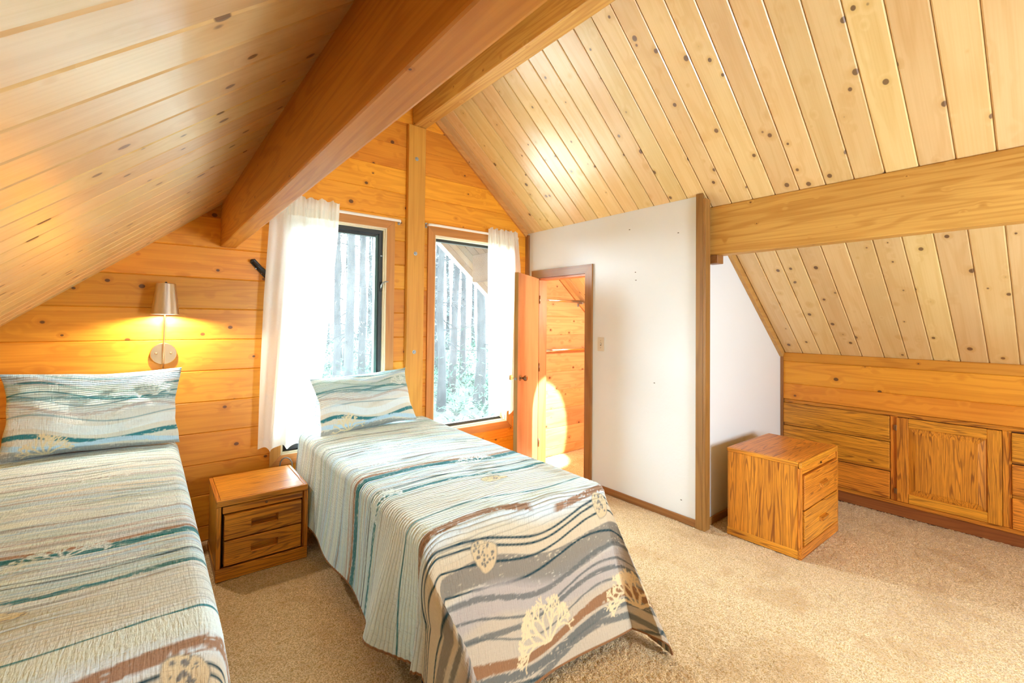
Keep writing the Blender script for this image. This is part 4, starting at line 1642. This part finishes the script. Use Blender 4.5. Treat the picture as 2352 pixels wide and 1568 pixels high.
# ------------------------------------------------------------------ outside: ground, trees, ferns
GZ = -1.0
bm = bmesh.new()
N = 70
vv = []
for i in range(N+1):
    for j in range(N+1):
        x = -25+80*i/N
        y = 4.2+60*j/N
        d = y-4
        z = GZ+0.25*mnoise.noise(Vector((x*.35, y*.35, 0)))+max(0, d-14)*0.045
        vv.append(bm.verts.new((x, y, z)))
for i in range(N):
    for j in range(N):
        a = i*(N+1)+j
        bm.faces.new((vv[a], vv[a+N+1], vv[a+N+2], vv[a+1]))
t = NT('forest_floor')
tc = t.n('ShaderNodeTexCoord')
c = t.mix(t.smooth(t.noise(tc.outputs['Object'], 1.6, 4, 0.65), 0.35, 0.65), (0.009, 0.018, 0.010, 1), (0.02, 0.020, 0.016, 1))
t.principled(c, 0.95, spec=0.1)
ob = from_bm('ground', bm, t.m, None, smooth=True)
tag(ob, 'mossy forest floor outside the windows', 'ground', kind='structure')

ob = box('bounce_strip', -8, 14, YG+0.25, 7.8, GZ-0.1, GZ+0.33, plain('pale_bounce', (0.50, 0.48, 0.44, 1), 0.95, bumpsc=60, var=0.4, spec=0.2))  # unseen pale strip added to bounce daylight up to the ceiling
tag(ob, 'unseen added pale light-bounce yard along the house wall outside', 'reflector', kind='structure')

t = NT('conifer_bark')
tc = t.n('ShaderNodeTexCoord')
nz = t.noise(t.scale(tc.outputs['Object'], (9, 9, 2.2)), 1.0, 4, 0.65)
c = t.mix(nz, (0.004, 0.004, 0.004, 1), (0.014, 0.0135, 0.0135, 1))
t.principled(c, 0.95, t.bump(nz, 0.8, 0.03), spec=0.1)
M_bark = t.m
M_needle = plain('conifer_needles', (0.006, 0.0125, 0.0105, 1), 0.8, var=0.55, bumpsc=3, bumpst=0)
M_fern = plain('sword_fern', (0.010, 0.036, 0.019, 1), 0.8, var=0.5, spec=0.1, bumpsc=2, bumpst=0)


def tree(x, y, rad, h, lean, label, group=None, boughs=0, dead=14, seed=0):
    rg = random.Random(seed)
    z0 = GZ-0.1+max(0, y-18)*0.045
    r = empty('conifer_tree', (x, y, z0), label=label, cat='tree', group=group)
    bm_ = bmesh.new()
    pts, rr = [], []
    for i in range(9):
        f_ = i/8
        pts.append((lean[0]*f_*h+0.06*rg.uniform(-1, 1), lean[1]*f_*h, f_*h))
        rr.append(rad*(1.25 if i == 0 else 1-0.6*f_))
    add_tube(bm_, pts, rr, 10)
    from_bm('trunk', bm_, M_bark, r, smooth=True)
    bm_ = bmesh.new()
    for i in range(dead):
        f_ = rg.uniform(.15, .95)
        a = rg.uniform(0, 6.28)
        ln = rg.uniform(.5, 1.7)
        b0 = Vector((lean[0]*f_*h, lean[1]*f_*h, f_*h))
        d = Vector((math.cos(a), math.sin(a), rg.uniform(-.35, .25)))
        p1 = b0+d*ln*.5+Vector((0, 0, rg.uniform(-.1, .1)))
        p2 = b0+d*ln+Vector((0, 0, rg.uniform(-.35, .15)))
        add_tube(bm_, [b0, p1, p2], [.022, .014, .005], 4)
        for k_ in range(3):
            q0 = b0+d*ln*rg.uniform(.35, .9)
            q1 = q0+Vector((rg.uniform(-1, 1), rg.uniform(-1, 1), rg.uniform(-.7, .4)))*ln*.32
            add_tube(bm_, [q0, q1], [.008, .003], 3)
    from_bm('dead_branches', bm_, M_bark, r)['kind'] = 'stuff'
    if boughs:
        V, F = [], []
        for i in range(boughs):
            f_ = rg.uniform(.12, 1.0)
            a = rg.uniform(0, 6.28)
            ln = rg.uniform(.9, 2.2)*(1.15-f_*.6)
            b0 = Vector((lean[0]*f_*h, lean[1]*f_*h, f_*h))
            d = Vector((math.cos(a), math.sin(a), -.25))
            side = Vector((-math.sin(a), math.cos(a), 0))
            for k_ in range(26):
                g = rg.uniform(.2, 1)
                c0 = b0+d*ln*g+side*rg.uniform(-.25, .25)*ln*g+Vector((0, 0, rg.uniform(-.12, .06)))
                dd = (d+side*rg.uniform(-1, 1)+Vector((0, 0, rg.uniform(-.5, .1)))).normalized()*rg.uniform(.12, .34)
                wv_ = dd.cross(Vector((rg.uniform(-1, 1), rg.uniform(-1, 1), 1))).normalized()*.014
                n0 = len(V)
                V += [tuple(c0-wv_), tuple(c0+wv_), tuple(c0+dd)]
                F.append((n0, n0+1, n0+2))
        me = bpy.data.meshes.new('foliage')
        me.from_pydata(V, [], F)
        me.update()
        o = link('foliage', me, M_needle, r)
        o['kind'] = 'stuff'
    return r


def at(px, d):
    """ground point seen at pixel column px at forward distance d"""
    v = rt*((px-1176)/F_PX)+fw
    return v.x*d, v.y*d


x, y = at(1104, 13.5)
tree(x, y, .155, 11, (0.0, 0.0), 'thick straight conifer trunk right of centre in the right window', dead=22, seed=1)
x, y = at(1012, 12.5)
tree(x, y, .115, 11, (0.012, 0.0), 'grey conifer trunk at the left edge of the right window', dead=34, seed=2)
x, y = at(1040, 16)
tree(x, y, .13, 12, (0.035, 0.0), 'leaning conifer trunk in the middle of the right window', dead=30, seed=3)
x, y = at(1066, 18)
tree(x, y, .12, 12, (0.0, 0.0), 'slim bare conifer trunk in the middle of the right window', dead=34, seed=4)
x, y = at(800, 13)
tree(x, y, .14, 11, (0.004, 0.0), 'tall grey conifer trunk in the middle of the left window', dead=30, seed=5)
x, y = at(772, 15)
tree(x, y, .12, 12, (0.01, 0.0), 'conifer trunk beside the curtain in the left window', dead=30, seed=6)
x, y = at(835, 16)
tree(x, y, .13, 12, (-.004, 0.0), 'bushy green conifer right of the trunks in the left window', boughs=110, dead=16, seed=7)
x, y = at(858, 21)
tree(x, y, .13, 13, (0, 0), 'bushy conifer at the latch side of the left window', boughs=90, dead=10, seed=8)
spots = []
for i in range(400):
    if len(spots) >= 44:
        break
    x, y = at(rnd.uniform(560, 1250), rnd.uniform(19, 48))
    if all(math.hypot(x-a, y-b) > 1.7 for a, b in spots):
        spots.append((x, y))
for i, (x, y) in enumerate(spots):
    tree(x, y, rnd.uniform(.08, .15), rnd.uniform(11, 17), (rnd.uniform(-.02, .02), 0), 'slender conifer deep in the forest outside', 'forest conifers beyond the windows', boughs=150 if i % 3 else 60, dead=40, seed=30+i)


def fern_mesh():
    V, F = [], []
    rg = random.Random(3)
    for i in range(11):
        a = i*0.571+rg.uniform(-.2, .2)
        ln = rg.uniform(.55, .85)
        ca_, sa_ = math.cos(a), math.sin(a)
        prev = None
        for k_ in range(9):
            f_ = k_/8
            rr = ln*f_
            z = .55*ln*math.sin(f_*2.2)
            p = Vector((ca_*rr, sa_*rr, z))
            if prev is not None:
                wd = .085*(1-f_)**.6+.01
                sd = Vector((-sa_, ca_, .1))*wd
                n0 = len(V)
                mid = (prev+p)/2
                V += [tuple(prev), tuple(prev*.35+p*.65+sd), tuple(p), tuple(prev*.35+p*.65-sd)]
                F += [(n0, n0+1, n0+2), (n0, n0+2, n0+3)]
            prev = p
    me = bpy.data.meshes.new('fern')
    me.from_pydata(V, [], F)
    me.update()
    me.materials.append(M_fern)
    return me


fm = fern_mesh()
fsp = []
trunks = [o.location.xy.copy() for o in bpy.data.objects if o.name.startswith('conifer_tree')]
for i in range(3000):
    if len(fsp) >= 110:
        break
    px = rnd.uniform(700, 1230)
    d = rnd.uniform(6.5, 21)
    x, y = at(px, d)
    if y < 5.6 or any(math.hypot(x-a, y-b) < 0.62 for a, b in fsp) or any(math.hypot(x-a[0], y-a[1]) < 0.4 for a in trunks):
        continue
    fsp.append((x, y))
    o = link('fern', fm, None)
    s_ = rnd.uniform(.6, 1.15)
    o.location = (x, y, GZ+0.25*mnoise.noise(Vector((x*.35, y*.35, 0)))+max(0, y-18)*.045)
    o.scale = (s_, s_, s_)
    o.rotation_euler = (rnd.uniform(-.15, .15), rnd.uniform(-.15, .15), rnd.uniform(0, 6.28))
    tag(o, 'green sword fern on the forest floor outside', 'fern', 'sword ferns under the trees')
# low undergrowth further out
V, F = [], []
rg = random.Random(5)
for i in range(24000):
    px = rg.uniform(540, 1260)
    d = rg.uniform(12, 46)
    x, y = at(px, d)
    z = GZ+max(0, y-18)*.045
    hgt = abs(rg.gauss(0, .55))*(0.6+d*0.035)
    c0 = Vector((x, y, z+hgt))
    dd = Vector((rg.uniform(-1, 1), rg.uniform(-1, 1), rg.uniform(-.5, 1))).normalized()*rg.uniform(.06, .20)
    wv_ = dd.cross(Vector((rg.uniform(-1, 1), rg.uniform(-1, 1), 1))).normalized()*rg.uniform(.012, .035)
    n0 = len(V)
    V += [tuple(c0-wv_), tuple(c0+wv_), tuple(c0+dd)]
    F.append((n0, n0+1, n0+2))
me = bpy.data.meshes.new('undergrowth')
me.from_pydata(V, [], F)
me.update()
ob = link('undergrowth', me, M_fern)
tag(ob, 'leafy undergrowth between the forest trunks outside', 'undergrowth', kind='stuff')
